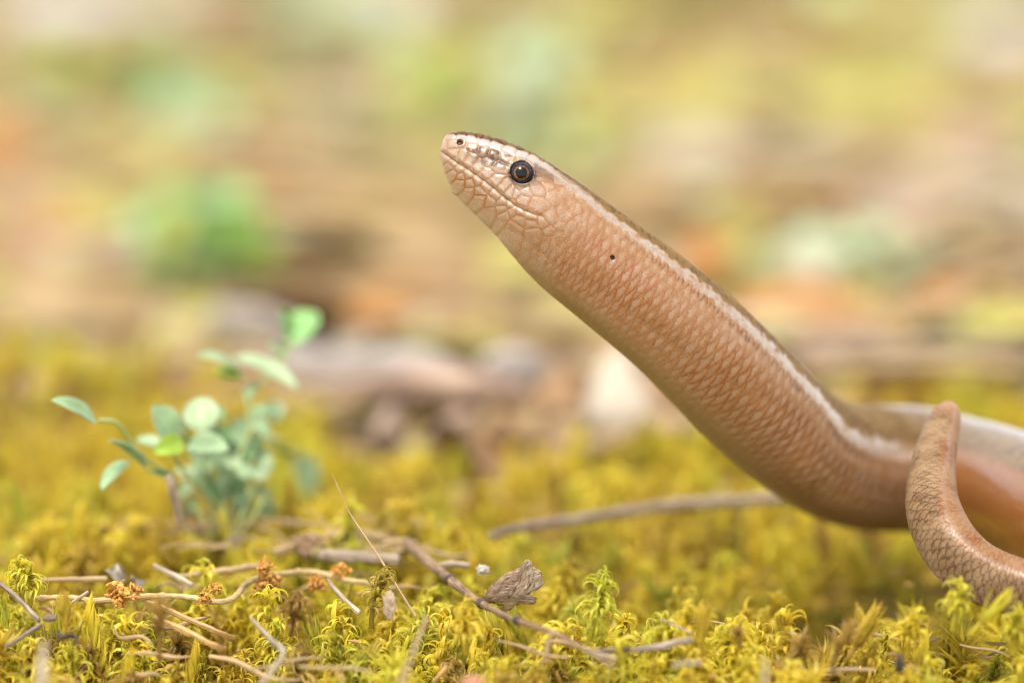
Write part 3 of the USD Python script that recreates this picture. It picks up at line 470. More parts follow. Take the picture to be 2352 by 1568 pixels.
stick('straw', 'straw', 'thin upright tan straw with a hair fine tip leaning left over the moss', [(764, 1088), (780, 1128), (806, 1182), (848, 1245), (895, 1318), (925, 1368), (955, 1415)], 0, [1.2, 2.2, 3, 3.6, 4.2, 5], STRAW, depths=[.351, .3505, .350, .349, .347, .345, .342], n=60, sides=8)
stick('straw', 'straw', 'blurred tan straw in the near moss, slanting down to the bottom edge', [(980, 1418), (960, 1470), (925, 1560), (900, 1620)], 0, [8.5, 9, 10, 11], STRAW, depths=[.331, .327, .318, .312], flat=.6)
stick('straw', 'straw', 'brown thick stalk half under the moss, below the middle orange flower cluster', [Z5(q) for q in [(1040, 790), (1180, 850), (1380, 945), (1500, 1000)]], [-.5, -.8, -1.6, -4], [8, 9.5, 9.5], STALK)
stick('straw', 'straw', 'upper brown stalk of the parallel pair below the dried flower stem', [Z5(q) for q in [(930, 660), (1060, 705), (1200, 770), (1440, 875), (1560, 930)]], [0, -.2, -.6, -1.6, -4], [6, 8, 9, 8], STALK)
stick('twig', 'twig', 'grey brown twig coming in from the left edge, knobbly at its lower end', [Z5(q) for q in [(-60, 500), (0, 560), (110, 650), (190, 730), (262, 806)]], [2.5, 2, 1, .3, -.2], [8, 8.5, 8, 7.5, 8], TWIG_GREY, bumps=.3)
stick('twig', 'twig', 'short thin grey twig meeting the left edge twig at its lower end', [Z5(q) for q in [(40, 985), (150, 915), (275, 836)]], [-2, -1.2, -.3], [5, 6, 6], TWIG_GREY)
stick('twig', 'twig', 'small black twisted twig piece below the crossing grey twigs', [Z5(q) for q in [(390, 880), (440, 915), (490, 910), (520, 960), (535, 1010)]], [-1, -.8, -.9, -1.2, -2], [5, 8, 7, 5, 3], NODE, bumps=.5)
stick('straw', 'straw', 'short white straw stub poking out above the beige stem at left', [Z5(q) for q in [(485, 685), (540, 650), (594, 614)]], [.3, .6, 1.0], [4.5, 5, 5], STRAW_PALE)
stick('straw', 'straw', 'thick blurred whitish straw standing in the near moss at bottom left', [(101, 1478), (98, 1515), (96, 1590)], 0, [11, 15, 16], STRAW_PALE, depths=[.317, .315, .311])
stick('twig', 'twig', 'pale peeling twig bent at a knee, left of the bottom middle', [Z5(q) for q in [(1685, 790), (1760, 870), (1840, 955), (1905, 1035), (1840, 1130), (1755, 1240)]], [.2, -.3, -.8, -1.0, -1.6, -2.2], [5, 8, 10, 9, 8, 7], STRAW_PALE, bumps=.35)
stick('straw', 'straw', 'short white blurred straw behind the dried stem, left of its centre', [Z5(q) for q in [(1035, 440), (1150, 495), (1290, 570)]], [1.5, 1, .3], [7, 8, 8], STRAW_PALE)
stick('straw', 'straw', 'tan blurred straw lying level behind the tall curled shoot at left', [Z5(q) for q in [(230, 540), (480, 532), (720, 530)]], .6, [6, 7, 7], STRAW)
stick('straw', 'straw', 'grey white blurred straw behind the largest orange cluster', [Z5(q) for q in [(1200, 515), (1450, 480), (1760, 440)]], [.5, .8, 1], [6, 9, 9], STRAW)
stick('straw', 'straw', 'uppermost tan blurred stem right of the green plant foot', [Z5(q) for q in [(1850, 350), (2100, 275), (2400, 225), (2560, 250)]], [1, 1.4, 1.5, 1], [11, 14, 14, 10], STRAW)
stick('straw', 'straw', 'lower tan blurred stem between the plant foot and the jointed twig', [Z5(q) for q in [(2020, 330), (2300, 375), (2680, 400)]], [.8, 1, .6], [12, 16, 13], STRAW_GREY)
stick('straw', 'straw', 'whitish thin stalk sloping down left of the tall olive shoot', [Z6(q) for q in [(20, 500), (90, 590), (215, 705)]], [.5, 0, -.8], [6, 8, 8], STRAW_PALE, bumps=.25)
stick('twig', 'twig', 'short broken grey twig lying level among curly moss right of centre', [Z6(q) for q in [(1660, 950), (1800, 940), (2010, 930), (2150, 905), (2240, 885), (2305, 872)]], [-2, -1.6, -1.2, -.9, -.7, -.5], [6, 7.5, 8.5, 8.5, 9.5, 8], TWIG_GREY, bumps=.3, bl=.0006, ridges=7, ridge=.08)
stick('straw', 'straw', 'very thin white straw above the short broken grey twig', [Z6(q) for q in [(2108, 742), (2200, 786), (2298, 834)]], [.8, .4, -.2], [2.4, 3, 3], STRAW_PALE)
stick('straw', 'straw', 'small pale straw stub sticking up where the jointed twig sinks into the moss', [Z6(q) for q in [(1428, 815), (1405, 890), (1382, 985)]], 0, [4.5, 5, 5], STRAW, depths=[.331, .331, .331])
stick('straw', 'straw', 'whitish straw stub with a greenish top near the bottom edge at right', [Z7(q) for q in [(578, 885), (605, 940), (592, 1090)]], 0, [3, 7, 8], STRAW_PALE, depths=[.321, .320, .317])
stick('straw', 'straw', 'flat white scrap of straw near the bottom, right of the broken twig', [Z6(q) for q in [(2180, 1035), (2260, 1022), (2360, 1022)]], 0, [5, 6.5, 6], STRAW_PALE, depths=[.328, .328, .328], flat=.5)
stick('straw', 'straw', 'little white straw piece beside the thick end of the jointed twig', [Z6(q) for q in [(690, 425), (790, 398), (905, 412)]], [1.2, 1.4, 1.2], [6, 10, 6], STRAW_PALE)
stick('straw', 'straw', 'slim white straw under the jointed twig where it dips into the moss', [Z6(q) for q in [(1640, 945), (1720, 965), (1830, 992)]], [-1.2, -1.4, -1.6], [4, 5, 4], STRAW_PALE)
# the dried stem with its orange flower clusters
dp = [Z5(q) for q in [(200, 668), (300, 655), (480, 655), (700, 672), (900, 650), (1100, 640), (1300, 655), (1480, 682), (1590, 640), (1680, 545), (1780, 505), (1900, 490), (2050, 478), (2200, 500), (2380, 545), (2520, 560)]]
P = survey(dp, [0.4] * 9 + [.6, .9, .9, .7, .6, .4, .2]); STICKS.append(curve(P, 120)); rr = np.array([mm(6.6, depth_of(p)) for p in P])
ds = thing('dried_stem', 'beige dried plant stem lying over the moss with crumbly orange flower clusters', 'dried stem', P[6])
put_tube('stem', tube(P, rr, 220, 16, .00012, .0006, 5), ROPE, parent=ds)
def cluster(ctr, R, n, seed, squash=(1, 1, 1)):
    r = np.random.default_rng(seed); parts = []; R = R * 1.22
    for q in range(int(n * 2.6)):
        d = unit(r.normal(0, 1, 3)); m = trimesh.creation.icosphere(2, 1.0); v = np.array(m.vertices) * r.uniform(.13, .27) * R * np.array([1, .7, .30])
        v = v * (1 + 1.1 * fbm(v / R, .12, 3, seed + q))[:, None]; rot = trimesh.transformations.random_rotation_matrix(r.random(3))[:3, :3]
        parts.append((v @ rot.T + ctr + d * R * r.uniform(.25, .88) * np.array(squash), m.faces))
    return join(parts)
for q, (cx, cy, R, n, sq) in enumerate([(815, 622, 105, 34, (1, .8, .85)), (1372, 650, 55, 20, (1, .8, 1)), (1450, 590, 55, 18, (.9, .8, .8)), (1780, 460, 75, 24, (.85, .8, 1)), (1800, 545, 85, 28, (1.1, .8, .8)), (1750, 605, 60, 16, (1, .8, .9)), (2125, 555, 72, 24, (1.1, .8, .8)), (2290, 470, 65, 22, (1.2, .8, .7)), (935, 600, 40, 10, (1, 1, .6))]):
    px = Z5((cx, cy)); c_ = on(px[0], px[1] + 4, .0006) if cy > 520 else at(px[0], px[1], .353)
    dpt = float(np.interp(px[0], [Z5((a, 0))[0] for a in (300, 1300, 1800, 2350)], [.3455, .345, .353, .356])); c_ = at(px[0], px[1], dpt)
    cv = cluster(c_, mm(R * .3418, dpt), n, 60 + q, sq); obj('flower_cluster', cv[:2], FLOWER, parent=ds)
# wrinkled bark scrap
def ridged_scrap(name, label, cat, ctr, ux, uy, un, a, b, mat_, ridges=9, depth=.00045, curl=.0012, seed=0, thick=.00025, parent='/World'):
    n, m = 60, 70; s, t = np.meshgrid(np.linspace(-1, 1, n), np.linspace(-1, 1, m), indexing='ij')
    out = np.sqrt(np.clip(1 - s ** 2, 0, 1)) * (.38 + .75 * (s + 1) / 2); rag = 1 + .3 * fbm(np.stack([s * 2, t * 2, 0 * s], -1), 1, 3, seed)
    q = fbm(np.stack([s * 1.2, t * 4.5, 0 * s], -1), 1.0, 4, seed + 1); z = curl * (1 - (t * .9) ** 2) * (1 - .4 * s ** 2) * 2 + depth * 2.6 * np.abs(np.sin(t * ridges + 3 * s + 9 * q)) ** .7 * np.sqrt(np.clip(1.02 - s ** 2, 0, 1)) + depth * 2 * q
    v = ctr + ux * (s * a * rag)[..., None] + uy * (t * b * out)[..., None] + un * z[..., None]
    lo = v - un * thick; f = grid_faces(n, m); k = n * m; w = np.concatenate([np.arange(m), np.arange(m, k, m)[0:0]])
    rim = np.concatenate([np.arange(m), np.arange(1, n) * m + m - 1, (n - 1) * m + np.arange(m - 2, -1, -1), np.arange(n - 2, 0, -1) * m]); r2 = np.roll(rim, -1)
    F = np.vstack([f, f[:, ::-1] + k, np.stack([rim, r2, rim + k], 1), np.stack([r2, r2 + k, rim + k], 1)])
    g = np.stack([s * 3, t * 6, 0 * s], -1).reshape(-1, 3); return obj(name, (np.vstack([v.reshape(-1, 3), lo.reshape(-1, 3)]), F), mat_, attrs={'grain': np.vstack([g, g])}, label=label, cat=cat, parent=parent)
cc = at(*Z6((1185, 580)), .347); k_ = mm(.3662, .347)
bk = thing('bark_scrap', 'wrinkled pale brown bark scrap lying beside the jointed twig', 'bark', cc)
for q, (dx, dy, an, a_, b_, up_) in enumerate([(0, 0, 22, 190, 105, .9), (35, 25, 48, 150, 70, .55), (-40, 40, 12, 150, 48, .6), (70, -20, 65, 120, 60, 1.2), (20, 60, 5, 130, 45, .4)]):
    c_ = cc + (RIGHT * dx - UP * dy) * k_ - FWD * .00035 * q; ca, sa = math.cos(math.radians(an)), math.sin(math.radians(an))
    ridged_scrap('flake', None, None, c_, unit(RIGHT * ca + UP * sa + FWD * .25), unit(-RIGHT * sa * .9 + UP * ca * .8 + FWD * (.5 + .2 * q)), unit(-FWD * .8 + UP * up_ * .6 - RIGHT * .1), a_ * k_, b_ * k_, BARK, 14 + q, .00034, .0012, 4 + q, parent=bk)
def lump(name, label, cat, ctr, size, mat_, seed=0, rough=.35, parent='/World', sub=4, sc=.5, group=None):
    m = trimesh.creation.icosphere(sub, 1.0); v = np.array(m.vertices); v = v * (1 + rough * 2 * fbm(v, sc, 4, seed))[:, None]
    S_ = np.asarray(size); vv = RIGHT * (v[:, :1] * S_[0]) + np.array([0, 1, 0]) * (v[:, 1:2] * S_[1]) + np.array([0, 0, 1.0]) * (v[:, 2:] * S_[2])
    return obj(name, (vv + ctr, m.faces), mat_, label=label, cat=cat, parent=parent, group=group)
lump('black_crumb', 'charred black crumb sunk in the moss near the bottom right', 'debris', at(2066, 1525, .330), np.array([11, 10, 22]) * mm(1, .33), DARK, 5, .5)
lump('petal_scrap', 'pink petal scrap, out of focus at the bottom edge', 'petal', at(1087, 1566, .318), np.array([27, 20, 12]) * mm(1, .318), PINK, 6, .25)
lump('petal_scrap', 'tiny white crumb right of the thick end of the jointed twig', 'petal', at(*Z6((990, 435)), .354), np.array([14, 10, 11]) * mm(1, .354), WHITE, 9, .8, sc=.4)
lump('petal_scrap', 'whitish rounded petal scrap under the green plant', 'petal', on(533, 1246, .0005), np.array([20, 12, 22]) * mm(1, .37), STRAW_GREY, 10, .7, sc=.5)
lump('soil_crumb', 'dark purplish bark crumb beside the crossing twigs at left', 'debris', at(*Z5((335, 790)), .341), np.array([15, 8, 9]) * mm(1, .341), TWIG_GREY, 11, .5)
lump('soil_crumb', 'brown leaf crumb beneath the tall olive shoot', 'debris', at(*Z6((405, 660)), .341), np.array([14, 8, 32]) * mm(1, .341), BARK, 12, .5)
lump('soil_crumb', 'brown scrap between the blurred stems right of the plant foot', 'debris', at(*Z5((2080, 300)), .366), np.array([36, 16, 28]) * mm(1, .366), TWIG, 13, .6)
r_ = np.random.default_rng(88); clods = []
for q in range(70):
    m = trimesh.creation.icosphere(2, 1.0); v = np.array(m.vertices); v = v * (1 + 1.0 * fbm(v, .5, 3, q))[:, None] * np.array([1.3, 1.0, .8]) * r_.uniform(.5, 1.5) / 1000
    d_ = r_.normal(0, .0048, 2); clods.append((v + PLANT + np.array([d_[0], d_[1], -.0022 + r_.uniform(-.001, .0012)]), m.faces))
cv = join(clods); obj('bare_soil', cv[:2], PIT, label='crumbly dark brown soil around the foot of the green plant', cat='soil', kind='stuff')
rd = np.random.default_rng(91); crumbs = []
for q in range(110):
    y_ = rd.uniform(.315, .40); x_ = rd.uniform(-1, 1) * TX * y_ * 1.15; p_ = np.array([x_, y_, float(moss_top(np.array(x_), np.array(y_))) + rd.uniform(-.002, .0004)]); a_ = rd.uniform(0, 6.28); l_ = rd.uniform(.0008, .0035); e_ = np.array([math.cos(a_), math.sin(a_), rd.normal(0, .4)])
    tb = tube(np.array([p_ - e_ * l_ / 2, p_ + rd.normal(0, .0003, 3), p_ + e_ * l_ / 2]), [.00008, rd.uniform(.00012, .0003), .00006], 10, 7, .00012, .0006, q, flat=.5); crumbs.append(tb)
cv = join(crumbs); obj('plant_debris', cv[:2], STALK, attrs=cv[2], label='scattered brown crumbs and bits of dead leaf lying in the moss', cat='plant debris', kind='stuff')
rw = np.random.default_rng(93); wisps = []
for q in range(58):
    if q < 42: px_, py_ = rw.uniform(380, 1000), rw.uniform(1225, 1345)
    else: px_, py_ = rw.uniform(0, 2352), rw.uniform(1385, 1490)
    p_ = on(px_, py_, -.0005); p_[2] = float(moss_top(np.array(p_[0]), np.array(p_[1]))) + rw.uniform(-.0006, .0012); a_ = rw.normal(0, .55); l_ = rw.uniform(.003, .010); e_ = np.array([math.cos(a_), math.sin(a_), rw.normal(0, .13)]); r_w = rw.uniform(.00009, .00024)
    wisps.append(tube(np.array([p_ - e_ * l_ / 2, p_ - e_ * l_ / 6 + rw.normal(0, .0003, 3), p_ + e_ * l_ / 5 + rw.normal(0, .0003, 3), p_ + e_ * l_ / 2]), [r_w * .6, r_w, r_w, r_w * .4], 18, 7, r_w * .4, .0008, q, 3, .15, flat=.6))
cv = join(wisps); obj('straw_litter', cv[:2], STRAW, attrs=cv[2], label='thin tangled bits of dry straw strewn over the near moss', cat='straw litter', kind='stuff')
fib = at(1047, 447, .349)
put_tube('fibre', tube(np.array([at(1038, 442, .349), at(1045, 447, .349), at(1050, 446, .3497), at(1056, 444, .350)]), [.00002, .00003, .00002], 10, 5), NODE, label='tiny dark fibre stuck to the chin of the lizard', cat='fibre')

# ------------------------------------------------------------------ the moss carpet around them
P_ = []
for y0, y1, sp, wide in ((.255, .325, .0034, 1.25), (.325, .375, .0029, 1.25), (.375, .43, .0031, 1.3), (.43, .57, .0036, 1.4)):
    ys = np.arange(y0, y1, sp)
    for y in ys:
        xs = np.arange(-TX * y * wide - .004, TX * y * wide + .004, sp); P_.append(np.stack([xs + RNG.uniform(-.5, .5, len(xs)) * sp, y + RNG.uniform(-.5, .5, len(xs)) * sp], -1))
P_ = np.vstack(P_); P_ = P_[moss_edge(P_[:, 0], P_[:, 1]) + .012 * RNG.normal(0, 1, len(P_)) > 0]
P_ = P_[np.hypot(P_[:, 0] - PLANT[0], P_[:, 1] - PLANT[1]) > .0080 + .004 * RNG.random(len(P_))]
gap_n = fbm(np.stack([P_[:, 0], P_[:, 1], 0 * P_[:, 0]], -1), .009, 2, 41); P_ = P_[gap_n > -.19]
topz = moss_top(P_[:, 0], P_[:, 1]); size = RNG.uniform(.80, 1.35, len(P_)) * (1 + .5 * fbm(np.stack([P_[:, 0], P_[:, 1], 0 * P_[:, 0]], -1), .012, 2, 42))
tl = cKDTree(LIZ_PTS[:, :2]); dl, il = tl.query(P_); under = (dl < LIZ_R[il] * 1.05 + .0006) & (LIZ_PTS[il, 2] - LIZ_R[il] < .004)
size = np.where(under, size * .45, size); size = size * np.interp(P_[:, 1], [.25, .31, .335, .37, .42], [.55, .62, 1.0, 1.0, .8])
sp_ = np.vstack(STICKS); ts_ = cKDTree(sp_[:, :2]); dS, iS = ts_.query(P_ + [0, .0022]); size = np.where((dS < .0032), size * np.clip(.55 + .12 * (sp_[iS, 2] - topz + .002) / .001, .5, .95), size); zz = topz - .0066 - np.where(under, .0012, 0)
dry = fbm(np.stack([P_[:, 0], P_[:, 1], 0 * P_[:, 0]], -1), .014, 3, 43) + .08 * np.exp(-(P_[:, 0] + .02) ** 2 / .02 ** 2)
ids = RNG.integers(0, 17, len(P_)); ids = np.where(RNG.random(len(P_)) < np.clip(.035 + .7 * np.maximum(dry, 0), 0, .4), RNG.integers(17, len(styles), len(P_)), ids)
yaw = RNG.uniform(0, 2 * np.pi, len(P_)); tilt = RNG.normal(0, .22, (len(P_), 2))
def quat(yaw, tx, ty):
    qz = np.stack([np.cos(yaw / 2), 0 * yaw, 0 * yaw, np.sin(yaw / 2)], -1); qt = unit(np.stack([np.ones_like(tx), tx / 2, ty / 2, 0 * tx], -1)); a, b = qt.T, qz.T
    return np.stack([a[0] * b[0] - a[1] * b[1] - a[2] * b[2] - a[3] * b[3], a[0] * b[1] + a[1] * b[0] + a[2] * b[3] - a[3] * b[2], a[0] * b[2] - a[1] * b[3] + a[2] * b[0] + a[3] * b[1], a[0] * b[3] + a[1] * b[2] - a[2] * b[1] + a[3] * b[0]], -1)
def fill_instancer(ins, pos, ids, q, sc):
    ins.CreatePositionsAttr(Vt.Vec3fArray.FromNumpy(pos.astype(np.float32))); ins.CreateProtoIndicesAttr(Vt.IntArray.FromNumpy(ids.astype(np.int32)))
    ins.CreateOrientationsAttr(Vt.QuathArray([Gf.Quath(*map(float, k)) for k in q])); ins.CreateScalesAttr(Vt.Vec3fArray.FromNumpy(np.repeat(sc[:, None], 3, 1).astype(np.float32)))
fill_instancer(inst, np.column_stack([P_, zz]), ids, quat(yaw, tilt[:, 0], tilt[:, 1]), size)
print('moss shoots', len(P_))


# ------------------------------------------------------------------ leaves
def leaf_mesh(base, tip, normal, width, fold=.18, cup=.1, wav=.0, seed=0, n=14, m=9, blunt=.5, thick=.00012):
    base, tip = np.asarray(base, float), np.asarray(tip, float); ax = tip - base; L = np.linalg.norm(ax); ax = ax / L
    nn = unit(np.asarray(normal, float) - (np.asarray(normal, float) @ ax) * ax); sd = np.cross(ax, nn)
    u, w = np.meshgrid(np.linspace(0, 1, n), np.linspace(-1, 1, m), indexing='ij'); prof = np.sin(np.pi * np.clip(u, 0, 1) ** (.55 + .5 * blunt)) ** .62; prof = np.maximum(prof, .02)
    z = fold * np.abs(w) * prof * width / 2 * 1.0 - cup * L * (u - .5) ** 2 * 4 + wav * L * fbm(np.stack([u * 3, w * 2, 0 * u + seed], -1), 1, 2, seed)
    v = base + ax * (u * L)[..., None] + sd * (w * prof * width / 2)[..., None] + nn * z[..., None]
    f = grid_faces(n, m); k = n * m; tone = np.stack([np.abs(w), u, 0 * u], -1).reshape(-1, 3)
    rim = np.concatenate([np.arange(m), np.arange(1, n) * m + m - 1, (n - 1) * m + np.arange(m - 2, -1, -1), np.arange(n - 2, 0, -1) * m]); r2 = np.roll(rim, -1)
    F = np.vstack([f, f[:, ::-1] + k, np.stack([rim, r2, rim + k], 1), np.stack([r2, r2 + k, rim + k], 1)])
    return np.vstack([(v + nn * thick / 2).reshape(-1, 3), (v - nn * thick / 2).reshape(-1, 3)]), F, {'leafpos': np.vstack([tone, tone])}
def leaf_look(name, a, b, rib, trans=.4, rough=.5):
    return usdkit.material(stage, f'/World/Looks/{name}', {'at': ('attribute', {'attribute': 'leafpos'}), 's': ('separate_color', {}), 'r': ('rgb_ramp', {'ramp': [(0, rib), (.10, a), (.7, a), (1, b)]}),
        'geo': ('geometry', {}), 'm': ('mapping', {'scale': (500, 500, 500)}), 'n': ('noise_texture', {'scale': 1.0, 'detail': 4.0}), 'var': ('map_range', {'from_min': .3, 'from_max': .7, 'to_min': .75, 'to_max': 1.2}), 'hv': ('hsv', {}),
        'p': ('principled_bsdf', {'roughness': rough, 'specular_ior_level': .4}), 't': ('translucent_bsdf', {}), 'mx': ('mix_closure', {'fac': trans})},
        [('at.color', 's.color'), ('s.r', 'r.fac'), ('geo.position', 'm.vector'), ('m.vector', 'n.vector'), ('n.fac', 'var.value'), ('var.result', 'hv.value'), ('r.color', 'hv.color'), ('hv.color', 'p.base_color'), ('hv.color', 't.color'), ('p.BSDF', 'mx.closure1'), ('t.BSDF', 'mx.closure2')], surface='mx.closure')
LEAF = leaf_look('leaf_glaucous', (.35, .50, .27), (.50, .61, .40), (.46, .56, .35))
LEAF_PALE = leaf_look('leaf_pale', (.43, .55, .32), (.54, .62, .42), (.48, .56, .36))
LEAF_LIME = leaf_look('leaf_lime', (.33, .48, .05), (.42, .56, .10), (.45, .55, .15))
LEAF_FRESH = leaf_look('leaf_fresh', (.30, .55, .20), (.42, .64, .32), (.45, .6, .3))
LEAF_DARK = leaf_look('leaf_dark', (.20, .34, .15), (.28, .42, .22), (.28, .40, .2))
STEM_G = look('stem_green', [(.25, .32, .10), (.40, .46, .20)], scale=(.3, 2, 2), translucent=.2)
Z4 = lambda q: (57.4 + q[0] * .4028, 689.0 + q[1] * .4028)
pl = thing('seedling_plant', 'small leafy green plant growing from the moss at left, out of focus', 'plant', PLANT)
def zat(q, d): return at(*Z4(q), d)
def zstem(pts, ds_, r, name='stem'):
    P = np.array([zat(q, d) for q, d in zip(pts, ds_)]); rr = np.array([mm(r * .4028, d) for d in ds_]); put_tube(name, tube(P, rr, 24, 8, .00004, .001, 2), STEM_G, parent=pl)
zstem([(1130, 1330), (1185, 1150), (1205, 940), (1285, 720), (1275, 540), (1400, 430), (1480, 330), (1522, 235)], [.376, .376, .377, .380, .383, .387, .390, .392], 11)
zstem([(1140, 1250), (1000, 1080), (880, 930), (830, 830)], [.375, .371, .368, .366], 11)
zstem([(850, 1000), (720, 930), (620, 840), (560, 740), (500, 690), (420, 688)], [.369, .366, .364, .362, .361, .3605], 11, 'petiole')
zstem([(1010, 1080), (1020, 900), (1010, 760)], [.372, .371, .370], 10, 'petiole'); zstem([(1200, 1000), (1350, 830), (1500, 880), (1570, 920)], [.378, .388, .396, .400], 14, 'petiole')
zstem([(1180, 1080), (1290, 830), (1330, 720)], [.378, .382, .386], 12, 'petiole')
for q, (dx, tx_, ty_) in enumerate([(1090, 1010, 1060), (1180, 1290, 1030), (1130, 1100, 980), (1210, 1370, 1120), (1060, 930, 1130)]): zstem([(dx, 1340), ((dx + tx_) / 2 + 12, (1340 + ty_) / 2), (tx_, ty_)], [.374, .375, .376 + .002 * (q % 3)], 9)
leaves = [((418, 690), (168, 555), 125, .3605, .357, LEAF, (.2, .7, .7)), ((700, 935), (478, 775), 78, .365, .360, LEAF, (-.35, .8, .4)), ((585, 905), (432, 1068), 105, .364, .361, LEAF, (-.4, .5, .8)),
    ((845, 780), (735, 600), 185, .367, .366, LEAF, (.35, .5, .8)), ((1015, 745), (1000, 548), 205, .370, .372, LEAF_PALE, (-.1, .5, .85)), ((925, 815), (1155, 840), 150, .369, .367, LEAF, (0, .6, .8)),
    ((905, 800), (740, 865), 125, .366, .364, LEAF_LIME, (.2, .3, .9)), ((780, 830), (630, 790), 100, .369, .370, LEAF_PALE, (0, .8, .5)), ((1245, 400), (985, 300), 135, .380, .376, LEAF_PALE, (.1, .85, .45)),
    ((1180, 300), (1560, 480), 140, .384, .380, LEAF_PALE, (.25, .8, .5)), ((1090, 400), (1240, 440), 75, .380, .379, LEAF_LIME, (0, .6, .8)), ((1530, 240), (1640, 50), 195, .392, .396, LEAF_FRESH, (-.2, .35, .9)), ((1515, 235), (1470, 60), 110, .392, .390, LEAF_FRESH, (.5, .3, .8)),
    ((1480, 330), (1400, 240), 80, .391, .390, LEAF_PALE, (0, .6, .8)), ((1270, 690), (1445, 590), 115, .381, .384, LEAF, (-.1, .7, .6)), ((1555, 890), (1655, 1140), 185, .400, .404, LEAF_PALE, (.2, .5, .8)), ((1340, 740), (1560, 900), 100, .388, .396, LEAF_PALE, (.3, .8, .4)),
    ((1230, 930), (1330, 760), 130, .379, .384, LEAF_DARK, (-.3, .4, .8)), ((1150, 1100), (1290, 950), 120, .377, .378, LEAF_DARK, (-.3, .5, .8)), ((1140, 1180), (1010, 1010), 90, .376, .373, LEAF_DARK, (.3, .5, .8)), ((900, 1060), (700, 960), 75, .369, .366, LEAF_DARK, (0, .7, .5)), ((1250, 560), (1330, 480), 70, .383, .383, LEAF, (0, .5, .8)),
    ((1160, 1010), (1080, 860), 110, .377, .376, LEAF, (.1, .5, .8)), ((1290, 760), (1180, 680), 90, .381, .381, LEAF, (0, .6, .8)), ((1200, 900), (1330, 880), 90, .379, .378, LEAF_DARK, (0, .6, .8))]
rq = np.random.default_rng(17)
for q in range(54):
    cx, cy = rq.uniform(880, 1430), rq.uniform(640, 1210); an = rq.uniform(0, 6.28); l_ = rq.uniform(40, 75); dd_ = rq.uniform(.374, .388)
    leaves.append(((cx - l_ * math.cos(an), cy - l_ * math.sin(an)), (cx + l_ * math.cos(an), cy + l_ * math.sin(an)), rq.uniform(85, 140), dd_, dd_ + rq.uniform(-.003, .003), [LEAF, LEAF_DARK, LEAF_PALE, LEAF][q % 4], (rq.normal(0, .4), rq.uniform(.2, .8), .7)))
for q, (b0, t0, w, d0, d1, m_, nn) in enumerate(leaves):
    lm = leaf_mesh(zat(b0, d0), zat(t0, d1), RIGHT * nn[0] + UP * nn[1] - FWD * nn[2], mm(w * .4028, d0), fold=.35, cup=.07, seed=q); obj('leaf', lm[:2], m_, parent=pl, attrs=lm[2])
stick('dead_stalk', 'dead stalk', 'pale grey hollow dead stalk standing in front of the green plant', [Z4(q) for q in [(822, 1000), (835, 1060), (855, 1130), (880, 1260)]], 0, [9, 11, 10, 9], STRAW_PALE, depths=[.362, .362, .363, .365])

def scrap(label, px, d, w, h, n, mat_, seed):
    r = np.random.default_rng(seed); kk = mm(1, d); t = thing('petal_scrap', label, 'petal', at(*px, d))
    for q in range(n):
        c = at(px[0] + r.normal(0, .22) * w, px[1] + r.normal(0, .2) * h, d + r.normal(0, .0008)); e = unit([r.normal(0, .6), r.normal(0, .3), 1.0 if q % 2 else .35]); L = r.uniform(.55, .95) * max(w, h) * kk
        lm = leaf_mesh(c - e * L / 2, c + e * L / 2, unit([r.normal(0, .4), -1, .5]), L * r.uniform(.4, .7), fold=.6, cup=.15, wav=.35, seed=seed + q, n=16, m=11); obj('flake', lm[:2], mat_, parent=t)
scrap('crumpled white petal scrap on the moss behind the leftmost orange cluster', Z5((790, 495)), .359, 46, 50, 5, WHITE, 7)
scrap('small white petal scrap to the right of the crumpled one behind the dried stem', Z5((930, 540)), .358, 34, 24, 3, WHITE, 8)

# ------------------------------------------------------------------ the litter behind
def dry_look(name, ramp, trans=.25):
    return look(name, ramp, scale=(.06, .06, .06), grain=False, rough=.7, translucent=trans, random_=.18, bump=.2)
TAN = dry_look('dry_tan', [(.29, .19, .09), (.39, .28, .14)])
ORANGE = dry_look('dry_orange', [(.40, .17, .04), (.48, .25, .075)])
BROWN = dry_look('dry_brown', [(.22, .12, .055), (.34, .21, .105)])
PINKISH = dry_look('dry_pinkish', [(.33, .22, .15), (.41, .30, .22)])
OLIVE = dry_look('dry_olive', [(.36, .32, .07), (.44, .41, .11)])
CREAM = dry_look('dry_cream', [(.42, .36, .26), (.50, .45, .36)])
MINT = leaf_look('leaf_mint', (.50, .62, .40), (.54, .65, .45), (.52, .6, .43))
GREEN = leaf_look('leaf_green', (.24, .42, .07), (.32, .48, .12), (.35, .48, .15))
YELLOWG = leaf_look('leaf_yellow_green', (.44, .48, .10), (.50, .52, .15), (.48, .5, .18))
WOODP = look('wood_weathered', [(.19, .155, .135), (.29, .25, .22), (.36, .32, .285)], scale=(.12, 1.2, 1.2), rough=.8)
WOODB = look('wood_brown', [(.16, .10, .07), (.28, .19, .14), (.40, .30, .22)], scale=(.12, 1.2, 1.2), rough=.85)
STONE = look('stone_grey', [(.38, .36, .37), (.45, .43, .44), (.50, .48, .49)], grain=False, scale=(.1, .1, .1), rough=.8)
PALESTONE = look('stone_pale', [(.40, .34, .27), (.47, .42, .34)], grain=False, scale=(.3, .3, .3), rough=.8)
li = UsdGeom.PointInstancer.Define(stage, path_for('leaf_litter', '/World')); lp = str(li.GetPath()); tag(li.GetPrim(), 'blurred litter of dry leaves, straws and needles behind the moss', 'leaf litter', kind='stuff')
kinds = [TAN, ORANGE, BROWN, PINKISH, OLIVE, CREAM, TAN, OLIVE]; protos = []
